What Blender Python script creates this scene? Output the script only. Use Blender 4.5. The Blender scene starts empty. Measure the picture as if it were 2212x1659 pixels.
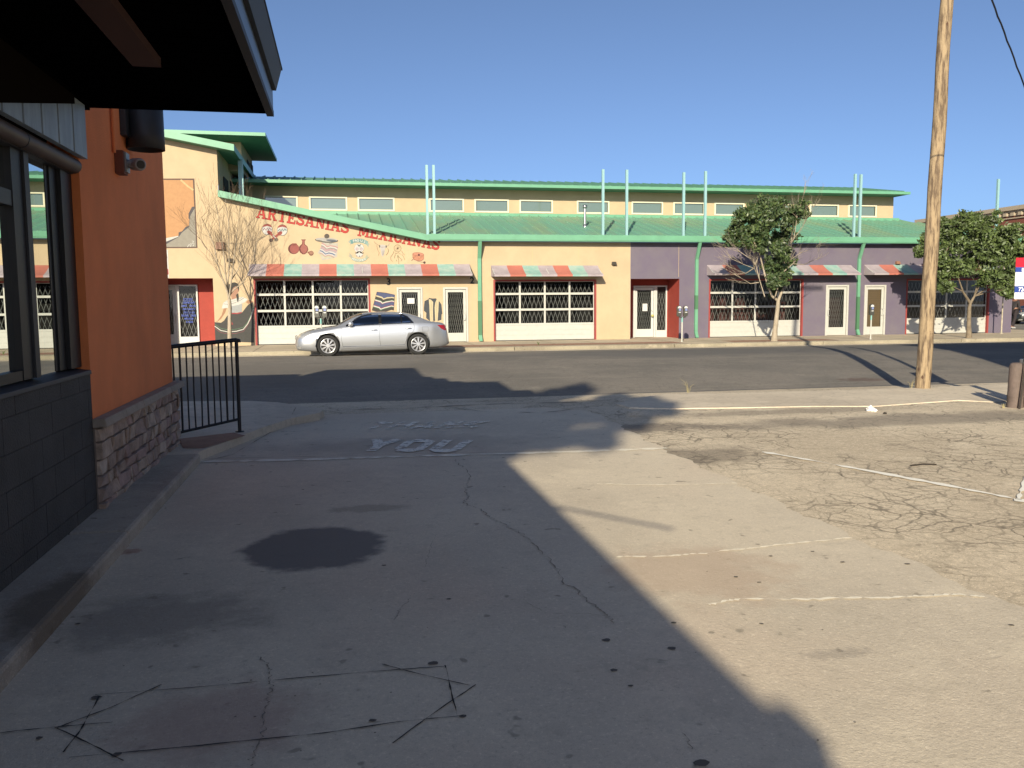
import bpy, bmesh, math, random
from mathutils import Vector, Matrix, noise
from mathutils.geometry import tessellate_polygon
random.seed(7)
S = bpy.context.scene; COL = S.collection
# ---------------------------------------------------------------- camera, sky, sun, exposure
F, CX, CY = 1850.0, 1106.0, 829.5
EYE = Vector((0, 0, 1.76))
yaw = math.radians(11.2); pit = math.atan(179 / F); rol = math.radians(0.44)
f0 = Vector((math.sin(yaw), math.cos(yaw), 0)); r0 = Vector((math.cos(yaw), -math.sin(yaw), 0)); u0 = Vector((0, 0, 1))
FW = f0 * math.cos(pit) - u0 * math.sin(pit); UP = u0 * math.cos(pit) + f0 * math.sin(pit)
R_ = r0 * math.cos(rol) - UP * math.sin(rol); U_ = UP * math.cos(rol) + r0 * math.sin(rol)
cd = bpy.data.cameras.new('camera'); cam = bpy.data.objects.new('camera', cd); COL.objects.link(cam)
cd.sensor_width = 36; cd.lens = 36 * F / 2212; cd.clip_start = 0.05; cd.clip_end = 2000
m = Matrix((R_, U_, -FW)).transposed().to_4x4(); m.translation = EYE
cam.matrix_world = m; S.camera = cam
SAZ, SEL = math.radians(23.5), math.radians(19.5)
w = bpy.data.worlds.new('World'); S.world = w; w.use_nodes = True
nt = w.node_tree; bg = nt.nodes['Background']
sky = nt.nodes.new('ShaderNodeTexSky'); sky.sky_type = 'NISHITA'; sky.sun_disc = False
sky.sun_elevation = SEL; sky.sun_rotation = math.pi + SAZ
sky.altitude = 1200; sky.air_density = 0.6; sky.dust_density = 4.0; sky.ozone_density = 6.0
hsv = nt.nodes.new('ShaderNodeHueSaturation'); hsv.inputs['Saturation'].default_value = .86; hsv.inputs['Hue'].default_value = .494; nt.links.new(sky.outputs[0], hsv.inputs['Color']); nt.links.new(hsv.outputs[0], bg.inputs[0]); bg.inputs[1].default_value = 0.069
sl = bpy.data.lights.new('sun', 'SUN'); sl.energy = 3.7; sl.angle = math.radians(0.53); sl.color = (1, .885, .67)
so = bpy.data.objects.new('sun', sl); COL.objects.link(so)
SD = Vector((math.sin(SAZ) * math.cos(SEL), math.cos(SAZ) * math.cos(SEL), -math.sin(SEL)))
so.rotation_euler = SD.to_track_quat('-Z', 'Y').to_euler(); so.location = (-10, -10, 30)
S.view_settings.view_transform = 'Standard'; S.view_settings.look = 'None'; S.view_settings.exposure = 1.14
S.view_settings.gamma = 1
S.cycles.max_bounces = 6; S.cycles.transparent_max_bounces = 12
# ---------------------------------------------------------------- site survey helpers (pixel sight lines -> points on real surfaces)
def ray(x, y): return (FW * F + R_ * (x - CX) + U_ * (CY - y)).normalized()
def onY(x, y, Y): d = ray(x, y); return EYE + d * (Y / d.y)
def onX(x, y, X): d = ray(x, y); return EYE + d * (X / d.x)
def onZ(x, y, z): d = ray(x, y); return EYE + d * ((z - EYE.z) / d.z)
KERB = 29.7
GY = [(-80, .15), (0, .15), (11.5, .15), (13.4, .12), (15.3, .03), (17, .13), (19, .21), (21.5, .26), (24, .22), (27, .1), (KERB, 0.0)]
def G(Y):
    if Y >= KERB: return .145
    for (a, za), (b, zb) in zip(GY, GY[1:]):
        if a <= Y <= b: return za + (zb - za) * (Y - a) / (b - a)
    return .15
def gr(x, y):
    z = .1
    for i in range(40):
        p = onZ(x, y, z); z = .5 * z + .5 * G(p.y)
    return p
# ---------------------------------------------------------------- object helpers
def link(o, parent=None):
    COL.objects.link(o)
    if parent: o.parent = parent
    return o
def tag(o, label=None, cat=None, group=None, kind=None):
    if label: o['label'] = label
    if cat: o['category'] = cat
    if group: o['group'] = group
    if kind: o['kind'] = kind
    return o
def thing(name, label, cat, loc=(0, 0, 0), group=None):
    o = bpy.data.objects.new(name, None); o.location = loc; o.empty_display_size = .2; link(o)
    return tag(o, label, cat, group)
class MB:
    def __init__(s): s.v = []; s.f = []; s.mi = []; s.mats = []; s.sm = []
    def mat(s, m):
        if m not in s.mats: s.mats.append(m)
        return s.mats.index(m)
    def add(s, vs, fs, m=None, smooth=False):
        b = len(s.v); s.v += [tuple(v) for v in vs]; k = s.mat(m) if m else 0
        for f in fs: s.f.append([b + i for i in f]); s.mi.append(k); s.sm.append(smooth)
    def box(s, x0, x1, y0, y1, z0, z1, m=None):
        s.add([(x0, y0, z0), (x1, y0, z0), (x1, y1, z0), (x0, y1, z0), (x0, y0, z1), (x1, y0, z1), (x1, y1, z1), (x0, y1, z1)],
              [(0, 3, 2, 1), (4, 5, 6, 7), (0, 1, 5, 4), (1, 2, 6, 5), (2, 3, 7, 6), (3, 0, 4, 7)], m)
    def hexa(s, bot, top, m=None):
        n = len(bot); s.add(list(bot) + list(top), [tuple(range(n))[::-1], tuple(range(n, 2 * n))] + [(i, (i + 1) % n, n + (i + 1) % n, n + i) for i in range(n)], m)
    def quad(s, a, b, c, d, m=None): s.add([a, b, c, d], [(0, 1, 2, 3)], m)
    def poly(s, pts, m=None, flip=False):
        tr = tessellate_polygon([[Vector(p) for p in pts]])
        s.add(pts, [tuple(t) for t in tr], m)
    def tube(s, pts, rad, n=8, m=None, cap=True, smooth=True):
        pts = [Vector(p) for p in pts]; rs = rad if isinstance(rad, (list, tuple)) else [rad] * len(pts)
        vs = []; prev = None
        for i, p in enumerate(pts):
            t = (pts[min(i + 1, len(pts) - 1)] - pts[max(i - 1, 0)])
            t = t.normalized() if t.length > 1e-9 else Vector((0, 0, 1))
            if prev is None: a = t.orthogonal().normalized()
            else: a = (prev - t * prev.dot(t)); a = a.normalized() if a.length > 1e-6 else t.orthogonal().normalized()
            prev = a; b = t.cross(a)
            for k in range(n):
                an = 2 * math.pi * k / n; vs.append(p + (a * math.cos(an) + b * math.sin(an)) * rs[i])
        fs = [(i * n + k, i * n + (k + 1) % n, (i + 1) * n + (k + 1) % n, (i + 1) * n + k) for i in range(len(pts) - 1) for k in range(n)]
        s.add(vs, fs, m, smooth)
        if cap:
            s.add(vs[:n], [tuple(range(n))[::-1]], m); s.add(vs[-n:], [tuple(range(n))], m)
    def lathe(s, c, prof, n=24, axis='Z', m=None, smooth=True):
        c = Vector(c); vs = []
        for (r, h) in prof:
            for k in range(n):
                a = 2 * math.pi * k / n
                if axis == 'Z': d = Vector((r * math.cos(a), r * math.sin(a), h))
                elif axis == 'Y': d = Vector((r * math.cos(a), h, r * math.sin(a)))
                else: d = Vector((h, r * math.cos(a), r * math.sin(a)))
                vs.append(c + d)
        fs = [(i * n + k, i * n + (k + 1) % n, (i + 1) * n + (k + 1) % n, (i + 1) * n + k) for i in range(len(prof) - 1) for k in range(n)]
        s.add(vs, fs, m, smooth)
    def build(s, name, m=None, parent=None, bevel=0):
        me = bpy.data.meshes.new(name); me.from_pydata(s.v, [], s.f)
        mats = s.mats if s.mats else [m]
        if m and s.mats and s.mats[0] is None: mats[0] = m
        for q in mats: me.materials.append(q)
        me.polygons.foreach_set('material_index', s.mi); me.polygons.foreach_set('use_smooth', s.sm)
        me.update()
        bm = bmesh.new(); bm.from_mesh(me); bmesh.ops.recalc_face_normals(bm, faces=bm.faces); bm.to_mesh(me); bm.free()
        o = bpy.data.objects.new(name, me)
        link(o)
        if parent:
            o.parent = parent; o.matrix_parent_inverse = Matrix.Translation(-parent_world(parent))
        if bevel:
            b = o.modifiers.new('bevel', 'BEVEL'); b.width = bevel; b.segments = 2; b.limit_method = 'ANGLE'
        return o
def parent_world(p):
    v = Vector(p.location)
    while p.parent: v = v + Vector(p.parent.location) + p.matrix_parent_inverse.translation; p = p.parent
    return v
def structure(o): o['kind'] = 'structure'; return o
# ---------------------------------------------------------------- materials
MATS = {}
FULL = ('orange', 'black_block', 'stone', 'cap_stone', 'blue_grey', 'leaf', 'joint', 'pale_joint', 'red_pavers', 'brown_bollard', 'pole_wood', 'knot', 'brown_pipe', 'mortar', 'rust', 'silver', 'alloy', 'litter', 'sign', 'crack')
def mat(name, col, rough=.8, metal=0, var=0, vscale=3, bump=0, bscale=40, col2=None, spec=.5, coat=0, stretch=None, thr=(.35, .65), alpha=None):
    if name in MATS: return MATS[name]
    if not name.startswith(FULL): col = tuple(c * .69 for c in col); col2 = tuple(c * .69 for c in col2) if col2 else None
    M = bpy.data.materials.new(name); M.use_nodes = True; n = M.node_tree.nodes; L = M.node_tree.links; p = n['Principled BSDF']
    p.inputs['Base Color'].default_value = (*col, 1); p.inputs['Roughness'].default_value = rough; p.inputs['Metallic'].default_value = metal
    p.inputs['Specular IOR Level'].default_value = spec; p.inputs['Coat Weight'].default_value = coat
    tc = n.new('ShaderNodeTexCoord'); src = tc.outputs['Object']
    if stretch:
        mp = n.new('ShaderNodeMapping'); mp.inputs['Scale'].default_value = stretch; L.new(src, mp.inputs[0]); src = mp.outputs[0]
    if var or col2:
        t = n.new('ShaderNodeTexNoise'); t.inputs['Scale'].default_value = vscale; t.inputs['Detail'].default_value = 6; t.inputs['Roughness'].default_value = .65
        L.new(src, t.inputs[0])
        r = n.new('ShaderNodeValToRGB'); r.color_ramp.elements[0].position = thr[0]; r.color_ramp.elements[1].position = thr[1]
        c2 = col2 or tuple(c * (1 - var) for c in col)
        r.color_ramp.elements[0].color = (*c2, 1); r.color_ramp.elements[1].color = (*col, 1)
        L.new(t.outputs[0], r.inputs[0]); L.new(r.outputs[0], p.inputs['Base Color'])
    if bump:
        t2 = n.new('ShaderNodeTexNoise'); t2.inputs['Scale'].default_value = bscale; t2.inputs['Detail'].default_value = 5
        L.new(tc.outputs['Object'], t2.inputs[0]); b = n.new('ShaderNodeBump'); b.inputs['Strength'].default_value = bump; b.inputs['Distance'].default_value = .02
        L.new(t2.outputs[0], b.inputs['Height']); L.new(b.outputs[0], p.inputs['Normal'])
    MATS[name] = M; return M
def ground_mat(name, base, dark, light, grain=1.0, cracks=0, crack_scale=1.2, stains=(), tint=None, streak=None):
    """worn paving: two noise layers, aggregate grain, optional crack web, stains given as (x, y, rx, ry, colour, strength, softness)"""
    M = bpy.data.materials.new(name); M.use_nodes = True; n = M.node_tree.nodes; L = M.node_tree.links; p = n['Principled BSDF']
    p.inputs['Roughness'].default_value = .92; p.inputs['Specular IOR Level'].default_value = .25
    tc = n.new('ShaderNodeTexCoord'); src = tc.outputs['Object']
    def nz(scale, det=6, ro=.6, s=None):
        t = n.new('ShaderNodeTexNoise'); t.inputs['Scale'].default_value = scale; t.inputs['Detail'].default_value = det; t.inputs['Roughness'].default_value = ro
        if s:
            mp = n.new('ShaderNodeMapping'); mp.inputs['Scale'].default_value = s; L.new(src, mp.inputs[0]); L.new(mp.outputs[0], t.inputs[0])
        else: L.new(src, t.inputs[0])
        return t.outputs[0]
    def mix(a, b, fac, mode='MIX'):
        q = n.new('ShaderNodeMix'); q.data_type = 'RGBA'; q.blend_type = mode
        if isinstance(fac, (int, float)): q.inputs[0].default_value = fac
        else: L.new(fac, q.inputs[0])
        for i, v in ((6, a), (7, b)):
            if isinstance(v, tuple): q.inputs[i].default_value = (*v, 1)
            else: L.new(v, q.inputs[i])
        return q.outputs[2]
    def rng(v, a, b, c=0, d=1):
        q = n.new('ShaderNodeMapRange'); q.interpolation_type = 'SMOOTHSTEP'; L.new(v, q.inputs[0])
        for i, k in enumerate((a, b, c, d)): q.inputs[i + 1].default_value = k
        return q.outputs[0]
    c = mix(dark, base, rng(nz(.45, 7, .62), .38, .6))
    c = mix(c, light, rng(nz(1.7, 7, .7), .52, .72, 0, .75))
    if tint: c = mix(c, tint, rng(nz(.31, 4, .5), .5, .68, 0, .55))
    if streak: c = mix(c, streak, rng(nz(1, 5, .6, (.08, 2.2, 1)), .5, .7, 0, .6))
    g = nz(55, 3, .8)
    c = mix(c, tuple(k * .45 for k in base), rng(g, .56, .72, 0, .55 * grain))
    c = mix(c, tuple(min(1, k * 1.6) for k in base), rng(g, .44, .3, 0, .45 * grain))
    c = mix(c, tuple(k * .3 for k in base), rng(nz(9, 2, .5), .70, .76, 0, .7))
    g2 = nz(170, 2, .7)
    c = mix(c, tuple(k * .5 for k in base), rng(g2, .55, .75, 0, .5 * grain)); c = mix(c, tuple(min(1, k * 1.5) for k in base), rng(g2, .42, .28, 0, .35 * grain))
    c = mix(c, tuple(k * .72 for k in base), rng(nz(4.5, 8, .75), .52, .7, 0, .55))
    g3 = nz(15, 4, .75)
    c = mix(c, tuple(k * .6 for k in base), rng(g3, .54, .70, 0, .38 * grain * .8)); c = mix(c, tuple(min(1, k * 1.35) for k in base), rng(g3, .44, .30, 0, .3 * grain * .8))
    h = g
    if cracks:
        wv = n.new('ShaderNodeTexNoise'); wv.inputs['Scale'].default_value = 2.5; wv.inputs['Detail'].default_value = 5; L.new(src, wv.inputs[0])
        sc = n.new('ShaderNodeVectorMath'); sc.operation = 'SCALE'; sc.inputs['Scale'].default_value = .3; L.new(wv.outputs[1], sc.inputs[0])
        ad = n.new('ShaderNodeVectorMath'); ad.operation = 'ADD'; L.new(src, ad.inputs[0]); L.new(sc.outputs[0], ad.inputs[1])
        for cs, wd, st in ((crack_scale * 1.5, .008, .8), (crack_scale * 3.4, .016, .8), (crack_scale * 8, .03, .5)):
            vo = n.new('ShaderNodeTexVoronoi'); vo.feature = 'DISTANCE_TO_EDGE'; vo.inputs['Scale'].default_value = cs; L.new(ad.outputs[0], vo.inputs[0])
            e = rng(vo.outputs[0], wd * 2.2, wd * .5, 0, 1)
            mk = n.new('ShaderNodeMath'); mk.operation = 'MULTIPLY'; L.new(e, mk.inputs[0]); L.new(rng(nz(.8, 4), .4, .62, .1, cracks * st), mk.inputs[1])
            c = mix(c, tuple(k * .22 for k in base), mk.outputs[0])
    for (sx, sy, rx, ry, scol, st, soft) in stains:
        mp = n.new('ShaderNodeMapping'); mp.inputs['Location'].default_value = (-sx / rx, -sy / ry, 0); mp.inputs['Scale'].default_value = (1 / rx, 1 / ry, 0)
        dn = n.new('ShaderNodeTexNoise'); dn.inputs['Scale'].default_value = 4.2 / (rx + ry); dn.inputs['Detail'].default_value = 7; dn.inputs['Roughness'].default_value = .6; L.new(src, dn.inputs[0])
        s2 = n.new('ShaderNodeVectorMath'); s2.operation = 'SCALE'; s2.inputs['Scale'].default_value = 2.6 * max(.22, soft); L.new(dn.outputs[1], s2.inputs[0])
        of = n.new('ShaderNodeVectorMath'); of.operation = 'SUBTRACT'; of.inputs[1].default_value = tuple([1.3 * max(.22, soft)] * 2 + [0]); L.new(s2.outputs[0], of.inputs[0])
        L.new(src, mp.inputs[0]); a2 = n.new('ShaderNodeVectorMath'); a2.operation = 'ADD'; L.new(mp.outputs[0], a2.inputs[0]); L.new(of.outputs[0], a2.inputs[1])
        sp = n.new('ShaderNodeVectorMath'); sp.operation = 'MULTIPLY'; sp.inputs[1].default_value = (1, 1, 0); L.new(a2.outputs[0], sp.inputs[0])
        ln = n.new('ShaderNodeVectorMath'); ln.operation = 'LENGTH'; L.new(sp.outputs[0], ln.inputs[0])
        c = mix(c, scol, rng(ln.outputs['Value'], 1 + soft * .5, 1 - soft * .6, 0, st))
    L.new(c, p.inputs['Base Color'])
    b = n.new('ShaderNodeBump'); b.inputs['Strength'].default_value = .5; b.inputs['Distance'].default_value = .006; L.new(h, b.inputs['Height']); L.new(b.outputs[0], p.inputs['Normal'])
    MATS[name] = M; return M
def glass_mat(name, tint=(.5, .55, .55), fac=.12, rough=.02, gcol=(1, 1, 1)):
    M = bpy.data.materials.new(name); M.use_nodes = True; n = M.node_tree.nodes; L = M.node_tree.links; n.clear()
    o = n.new('ShaderNodeOutputMaterial'); t = n.new('ShaderNodeBsdfTransparent'); t.inputs[0].default_value = (*tint, 1)
    g = n.new('ShaderNodeBsdfGlossy'); g.inputs['Roughness'].default_value = rough; g.inputs[0].default_value = (*gcol, 1)
    lw = n.new('ShaderNodeFresnel'); lw.inputs[0].default_value = 1.5
    ma = n.new('ShaderNodeMath'); ma.operation = 'ADD'; ma.use_clamp = True; ma.inputs[1].default_value = fac; L.new(lw.outputs[0], ma.inputs[0])
    mx = n.new('ShaderNodeMixShader'); L.new(ma.outputs[0], mx.inputs[0]); L.new(t.outputs[0], mx.inputs[1]); L.new(g.outputs[0], mx.inputs[2]); L.new(mx.outputs[0], o.inputs[0])
    return M
yellow = mat('yellow_stucco', (.59, .455, .29), .9, var=.10, vscale=1.3, bump=.25, bscale=60)
purple = mat('purple_stucco', (.15, .124, .182), .9, col2=(.178, .155, .19), vscale=.9, bump=.25, bscale=60)
redp = mat('red_paint', (.40, .055, .035), .8, var=.15, vscale=2, bump=.1)
redtrim = mat('red_trim', (.33, .05, .045), .7)
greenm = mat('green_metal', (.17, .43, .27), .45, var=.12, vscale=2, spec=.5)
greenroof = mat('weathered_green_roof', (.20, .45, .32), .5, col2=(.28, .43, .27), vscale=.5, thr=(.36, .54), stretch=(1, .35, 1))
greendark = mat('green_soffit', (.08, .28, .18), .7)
teal = mat('light_blue_post', (.30, .52, .54), .5)
white = mat('white_door_paint', (.58, .575, .53), .55, var=.08, vscale=6)
whitef = mat('white_frame', (.62, .63, .61), .5)
steel = mat('grey_grille_steel', (.27, .27, .26), .6)
darkin = mat('dark_interior', (.022, .02, .02), .9)
gl_shop = glass_mat('shop_glass', (.72, .74, .74), -.01, gcol=(.55, .55, .55))
gl_up = mat('clerestory_glass', (.16, .22, .20), .08, spec=.8, coat=.5)
blackm = mat('black_metal', (.012, .012, .016), .45)
whitetr = mat('cream_trim', (.80, .74, .55), .7)
chrome = mat('galvanized', (.55, .56, .57), .3, metal=.9)
# ================================================================ GROUND
def sheet(name, m, rows, left, right, dz=0.0, step=None):
    """height-following sheet; left/right are functions of Y"""
    b = MB(); ys = []
    for i, (a, c) in enumerate(zip(rows, rows[1:])):
        k = max(1, int(math.ceil((c - a) / (step or 1e9)))); ys += [a + (c - a) * j / k for j in range(k)]
    ys.append(rows[-1])
    vs = []
    for y in ys: vs += [(left(y), y, G(min(y, KERB - 1e-6) if y <= KERB else y) + dz), (right(y), y, G(min(y, KERB - 1e-6) if y <= KERB else y) + dz)]
    b.add(vs, [(2 * i, 2 * i + 1, 2 * i + 3, 2 * i + 2) for i in range(len(ys) - 1)])
    return structure(b.build(name, m))
cg = (.60, .525, .41)
stains = [(gr(680, 1185).x, gr(680, 1185).y, .46, .50, (.15, .14, .135), .9, .2),
          (gr(330, 1340).x, gr(330, 1340).y, .55, .34, (.17, .15, .13), .5, .7),
          (gr(265, 1195).x, gr(265, 1195).y, .12, .07, (.30, .12, .08), .5, .4),
          (gr(800, 1100).x, gr(800, 1100).y, .3, .12, (.2, .16, .12), .4, .6),
          (gr(1810, 1415).x, gr(1810, 1415).y, .16, .05, (.25, .22, .19), .4, .9),
          (gr(470, 1560).x, gr(470, 1560).y, .34, .3, (.36, .24, .20), .5, .7),
          (gr(1500, 1240).x, gr(1500, 1240).y, .5, .5, (.45, .33, .24), .5, .8),
          (gr(900, 960).x, gr(900, 960).y, 1.4, .5, (.30, .26, .22), .4, .8)]
concrete = ground_mat('drive_concrete', cg, (.52, .455, .36), (.66, .58, .45), .85, 0, stains=stains, tint=(.60, .46, .35))
lotm = ground_mat('lot_asphalt', (.60, .51, .38), (.49, .41, .30), (.69, .60, .455), 2.2, .85, .85, stains=[(gr(1500, 985).x, gr(1500, 985).y, .8, .5, (.12, .10, .08), .55, .8), (gr(1400, 925).x, gr(1400, 925).y, 1.1, .35, (.10, .085, .075), .6, .8), (gr(2000, 905).x, gr(2000, 905).y, 3.2, .45, (.15, .13, .11), .6, .8), (gr(1700, 890).x, gr(1700, 890).y, 2.0, .25, (.17, .145, .12), .5, .8)])
roadm = ground_mat('road_asphalt', (.205, .185, .16), (.16, .148, .13), (.25, .225, .19), 1.1, .25, .9, streak=(.245, .22, .185), stains=[(15.0, 24.5, 11, 3.2, (.115, .112, .108), .7, .6), (-4, 19.5, 7, 2.6, (.13, .12, .105), .6, .5), (gr(1865, 820).x, gr(1865, 820).y, .5, .25, (.10, .06, .05), .6, .7)])
walkm = ground_mat('walk_concrete', (.60, .52, .405), (.50, .43, .335), (.68, .595, .465), .55, .12, .5)
walkfar = ground_mat('far_walk_concrete', (.50, .42, .31), (.41, .35, .255), (.58, .49, .37), .8)
kerbm = ground_mat('kerb_concrete', (.30, .265, .195), (.20, .175, .13), (.40, .35, .265), 1.0)
gutterm = ground_mat('gutter_concrete', (.46, .40, .30), (.36, .31, .24), (.5, .44, .34), .8)
paverm = mat('red_pavers', (.33, .18, .12), .9, var=.3, vscale=6)
ground = MB(); ground.quad((-400, -300, -.02), (500, -300, -.02), (500, 900, -.02), (-400, 900, -.02))
structure(ground.build('ground', ground_mat('far_ground', (.33, .29, .22), (.26, .22, .17), (.4, .35, .27))))
sheet('road', roadm, [14.2, 15.3, 17, 19, 21.5, 24, 27, KERB], lambda y: -90, lambda y: 160)
sheet('parking_lot', lotm, [-60, 0, 11.5, 13.4, 14.9], lambda y: -40, lambda y: 60, .004)
bpts = [(-60, 3.6)] + sorted([(p.y, p.x) for p in [gr(2212, 1320), gr(1850, 1165), gr(1590, 1045), gr(1440, 975), gr(1310, 905), gr(1270, 888)]])
def bx_(y):
    if y >= bpts[-1][0]: return bpts[-1][1] - (y - bpts[-1][0]) * .9
    for (a, xa), (b, xb) in zip(bpts, bpts[1:]):
        if a <= y <= b: return xa + (xb - xa) * (y - a) / (b - a) + .035 * math.sin(y * 7.3) + .02 * math.sin(y * 23)
    return bpts[0][1]
dr = sheet('concrete_driveway', concrete, [-60, 2, 11.5, 12.6], lambda y: -1.9, bx_, .008, .12)
def gutter_strip():
    b = MB(); b.box(-90, 160, KERB - .42, KERB - .001, -.05, .022); structure(b.build('gutter', gutterm))
    k = MB()
    x = -60
    while x < 120:
        k.box(x, x + 5.98, KERB, KERB + .16, -.05, .147 + random.uniform(-.004, .004)); x += 6
    o = k.build('kerb', kerbm, bevel=.02); structure(o)
    s = MB(); s.quad((-90, KERB + .1, .1445), (160, KERB + .1, .1445), (160, 41, .1445), (-90, 41, .1445)); structure(s.build('far_pavement', walkfar))
    r = MB()
    r.quad((3.2, KERB + .55, .149), (12.6, KERB + .55, .149), (12.6, KERB + 1.75, .149), (3.2, KERB + 1.75, .149))
    r.quad((14.6, KERB + .55, .149), (19.0, KERB + .55, .149), (19.0, KERB + 1.75, .149), (14.6, KERB + 1.75, .149))
    structure(r.build('red_brick_strip', paverm))
    j = MB(); x = -20
    while x < 40: j.quad((x, KERB + .17, .1475), (x + .025, KERB + .17, .1475), (x + .025, 34.1, .1475), (x, 34.1, .1475)); x += 1.55
    structure(j.build('pavement_joints', mat('joint_dark', (.16, .13, .10), .95)))
gutter_strip()
# raised pavement strip at right (utility pole stands on it)
def slab(name, pix, top, base, m, bev=.015, pts=None):
    P = pts or [onZ(x, y, top) for x, y in pix]
    b = MB(); tr = tessellate_polygon([[Vector((p[0], p[1], 0)) for p in P]]); n = len(P)
    b.add([(p[0], p[1], top) for p in P], [tuple(t) for t in tr])
    b.add([(p[0], p[1], top) for p in P] + [(p[0], p[1], base) for p in P], [(i, (i + 1) % n, n + (i + 1) % n, n + i) for i in range(n)])
    return structure(b.build(name, m))
slab('pavement', [(1330, 872), (1380, 859), (1440, 851), (1560, 850), (1800, 843), (1985, 837), (2120, 832), (2420, 818), (2500, 850), (2230, 864), (2150, 868), (2070, 864), (1890, 877), (1760, 877), (1600, 880), (1450, 882), (1360, 880)], .165, -.05, walkm)
slab('corner_pavement', [(150, 868), (380, 867), (540, 866), (600, 869), (650, 876), (700, 884), (690, 892), (630, 903), (560, 926), (500, 950), (440, 972), (405, 990), (386, 1000), (330, 960), (150, 960)], .25, -.05, walkm)
near_kerb = MB()
y = -6.0
while y < 9.0:
    e = min(y + 3.0, 9.55); near_kerb.box(-1.9, -1.43 + random.uniform(-.006, .006), y, e - .006, 0, .255 + random.uniform(-.003, .003)); y += 3.0
structure(near_kerb.build('near_kerb', ground_mat('near_kerb_concrete', (.42, .37, .30), (.27, .24, .2), (.52, .46, .38), 1.0, stains=[(-1.45, 4.6, .2, .5, (.12, .09, .06), .7, .5)]), bevel=.025))
pv = [onZ(x, y, .254) for x, y in [(384, 948), (505, 934), (530, 941), (440, 968), (395, 968)]]
b = MB(); b.poly([tuple(p) for p in pv]); structure(b.build('brick_paving', paverm))
# ribbons: cracks, joints, paint
def ribbon(b, pix, wd, m, jit=0, dz=.013, sub=6, zf=None):
    P = [(zf(x, y) if zf else gr(x, y)) for x, y in pix]; Q = []
    for a, c in zip(P, P[1:]):
        for k in range(sub): Q.append(a.lerp(c, k / sub))
    Q.append(P[-1]); n = len(Q); off = 0
    vs = []
    for i, p in enumerate(Q):
        t = (Q[min(i + 1, n - 1)] - Q[max(i - 1, 0)]); t.z = 0
        if t.length < 1e-6: t = Vector((1, 0, 0))
        t.normalize(); nr = Vector((-t.y, t.x, 0)); off = off * .6 + random.gauss(0, jit); ww = wd * random.uniform(.3, 1.5) if jit else wd
        z = p.z + dz if zf else G(p.y) + dz
        q = p + nr * off
        if jit and random.random() < .2: ww *= .12
        vs += [(q.x - nr.x * ww / 2, q.y - nr.y * ww / 2, z), (q.x + nr.x * ww / 2, q.y + nr.y * ww / 2, z)]
    b.add(vs, [(2 * i, 2 * i + 1, 2 * i + 3, 2 * i + 2) for i in range(n - 1)], m)
crackm = mat('crack_dark', (.22, .19, .155), .95); sawm = mat('saw_cut', (.05, .046, .042), .95); jointm = mat('pale_joint', (.86, .80, .66), .9, var=.18, vscale=20)
c = MB()
for pts, wd in [([(985, 995), (1000, 1012), (1015, 1035), (1005, 1055), (1012, 1075), (1000, 1090), (1035, 1103), (1060, 1122), (1095, 1140), (1140, 1165), (1180, 1205), (1215, 1260), (1270, 1300), (1310, 1330), (1325, 1350)], .013),
                ([(560, 1425), (580, 1445), (588, 1470), (585, 1500), (575, 1530), (560, 1580), (548, 1640), (540, 1662)], .009),
                ([(890, 1290), (865, 1320), (850, 1345)], .006), ([(940, 1160), (925, 1200), (918, 1230)], .005),
                ([(1130, 1300), (1180, 1330), (1250, 1330), (1310, 1335)], .005), ([(1480, 1590), (1490, 1625)], .007)]:
    ribbon(c, pts, wd * .55, crackm, wd * .8, sub=12)
for pts in [[(205, 1507), (430, 1490), (620, 1472), (860, 1452), (960, 1445)], [(150, 1643), (430, 1618), (700, 1590), (860, 1566), (1000, 1552)], [(0, 1590), (120, 1577), (245, 1566)],
            [(215, 1510), (180, 1575), (137, 1632)], [(118, 1577), (190, 1610), (268, 1650)], [(120, 1580), (250, 1530), (350, 1485)], [(825, 1440), (880, 1455), (1015, 1487)],
            [(962, 1443), (975, 1500), (988, 1553)], [(1028, 1485), (960, 1530), (848, 1612)]]:
    ribbon(c, pts, .0062, sawm, .001, sub=6)
structure(c.build('paving_cracks', crackm))
c = MB()
ribbon(c, [(430, 1000), (700, 994), (1000, 985), (1250, 978), (1440, 970)], .095, jointm, .004, sub=16)
for pts in [[(1330, 1207), (1450, 1205), (1560, 1195), (1700, 1180), (1850, 1163)], [(1530, 1310), (1600, 1298), (1780, 1297), (1950, 1294), (2050, 1288), (2125, 1292)], [(1290, 1048), (1400, 1050), (1500, 1049), (1590, 1046)]]:
    ribbon(c, pts, .022, jointm, .006, sub=14)
structure(c.build('pale_joints', jointm))
c = MB()
ribbon(c, [(430, 993), (700, 988), (1000, 980), (1250, 974)], .012, crackm, .003)
zc = lambda x, y: onZ(x, y, .25)
ribbon(c, [(384, 933), (500, 929), (640, 926)], .014, crackm, .003, dz=.006, zf=zc) if False else None
ribbon(c, [(390, 902), (520, 900), (628, 903)], .014, crackm, .003, dz=.006, zf=zc)
ribbon(c, [(640, 880), (628, 903)], .014, crackm, .003, dz=.006, zf=zc)
ribbon(c, [(740, 886), (860, 884), (980, 878), (1100, 873), (1250, 870)], .05, crackm, .012)
ribbon(c, [(980, 882), (1060, 892), (1180, 893), (1240, 885)], .03, crackm, .012)
ribbon(c, [(420, 1003), (500, 985), (560, 950), (625, 912)], .012, crackm, .004)
structure(c.build('tar_cracks', crackm))
walk_line = MB(); zs = lambda x, y: onZ(x, y, .165)
ribbon(walk_line, [(1500, 877.5), (1700, 872), (1900, 872), (2060, 861)], .011, jointm, .005, dz=.004, sub=14, zf=zs)
structure(walk_line.build('pavement_line', mat('joint_tan', (.64, .56, .44), .9)))
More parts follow.
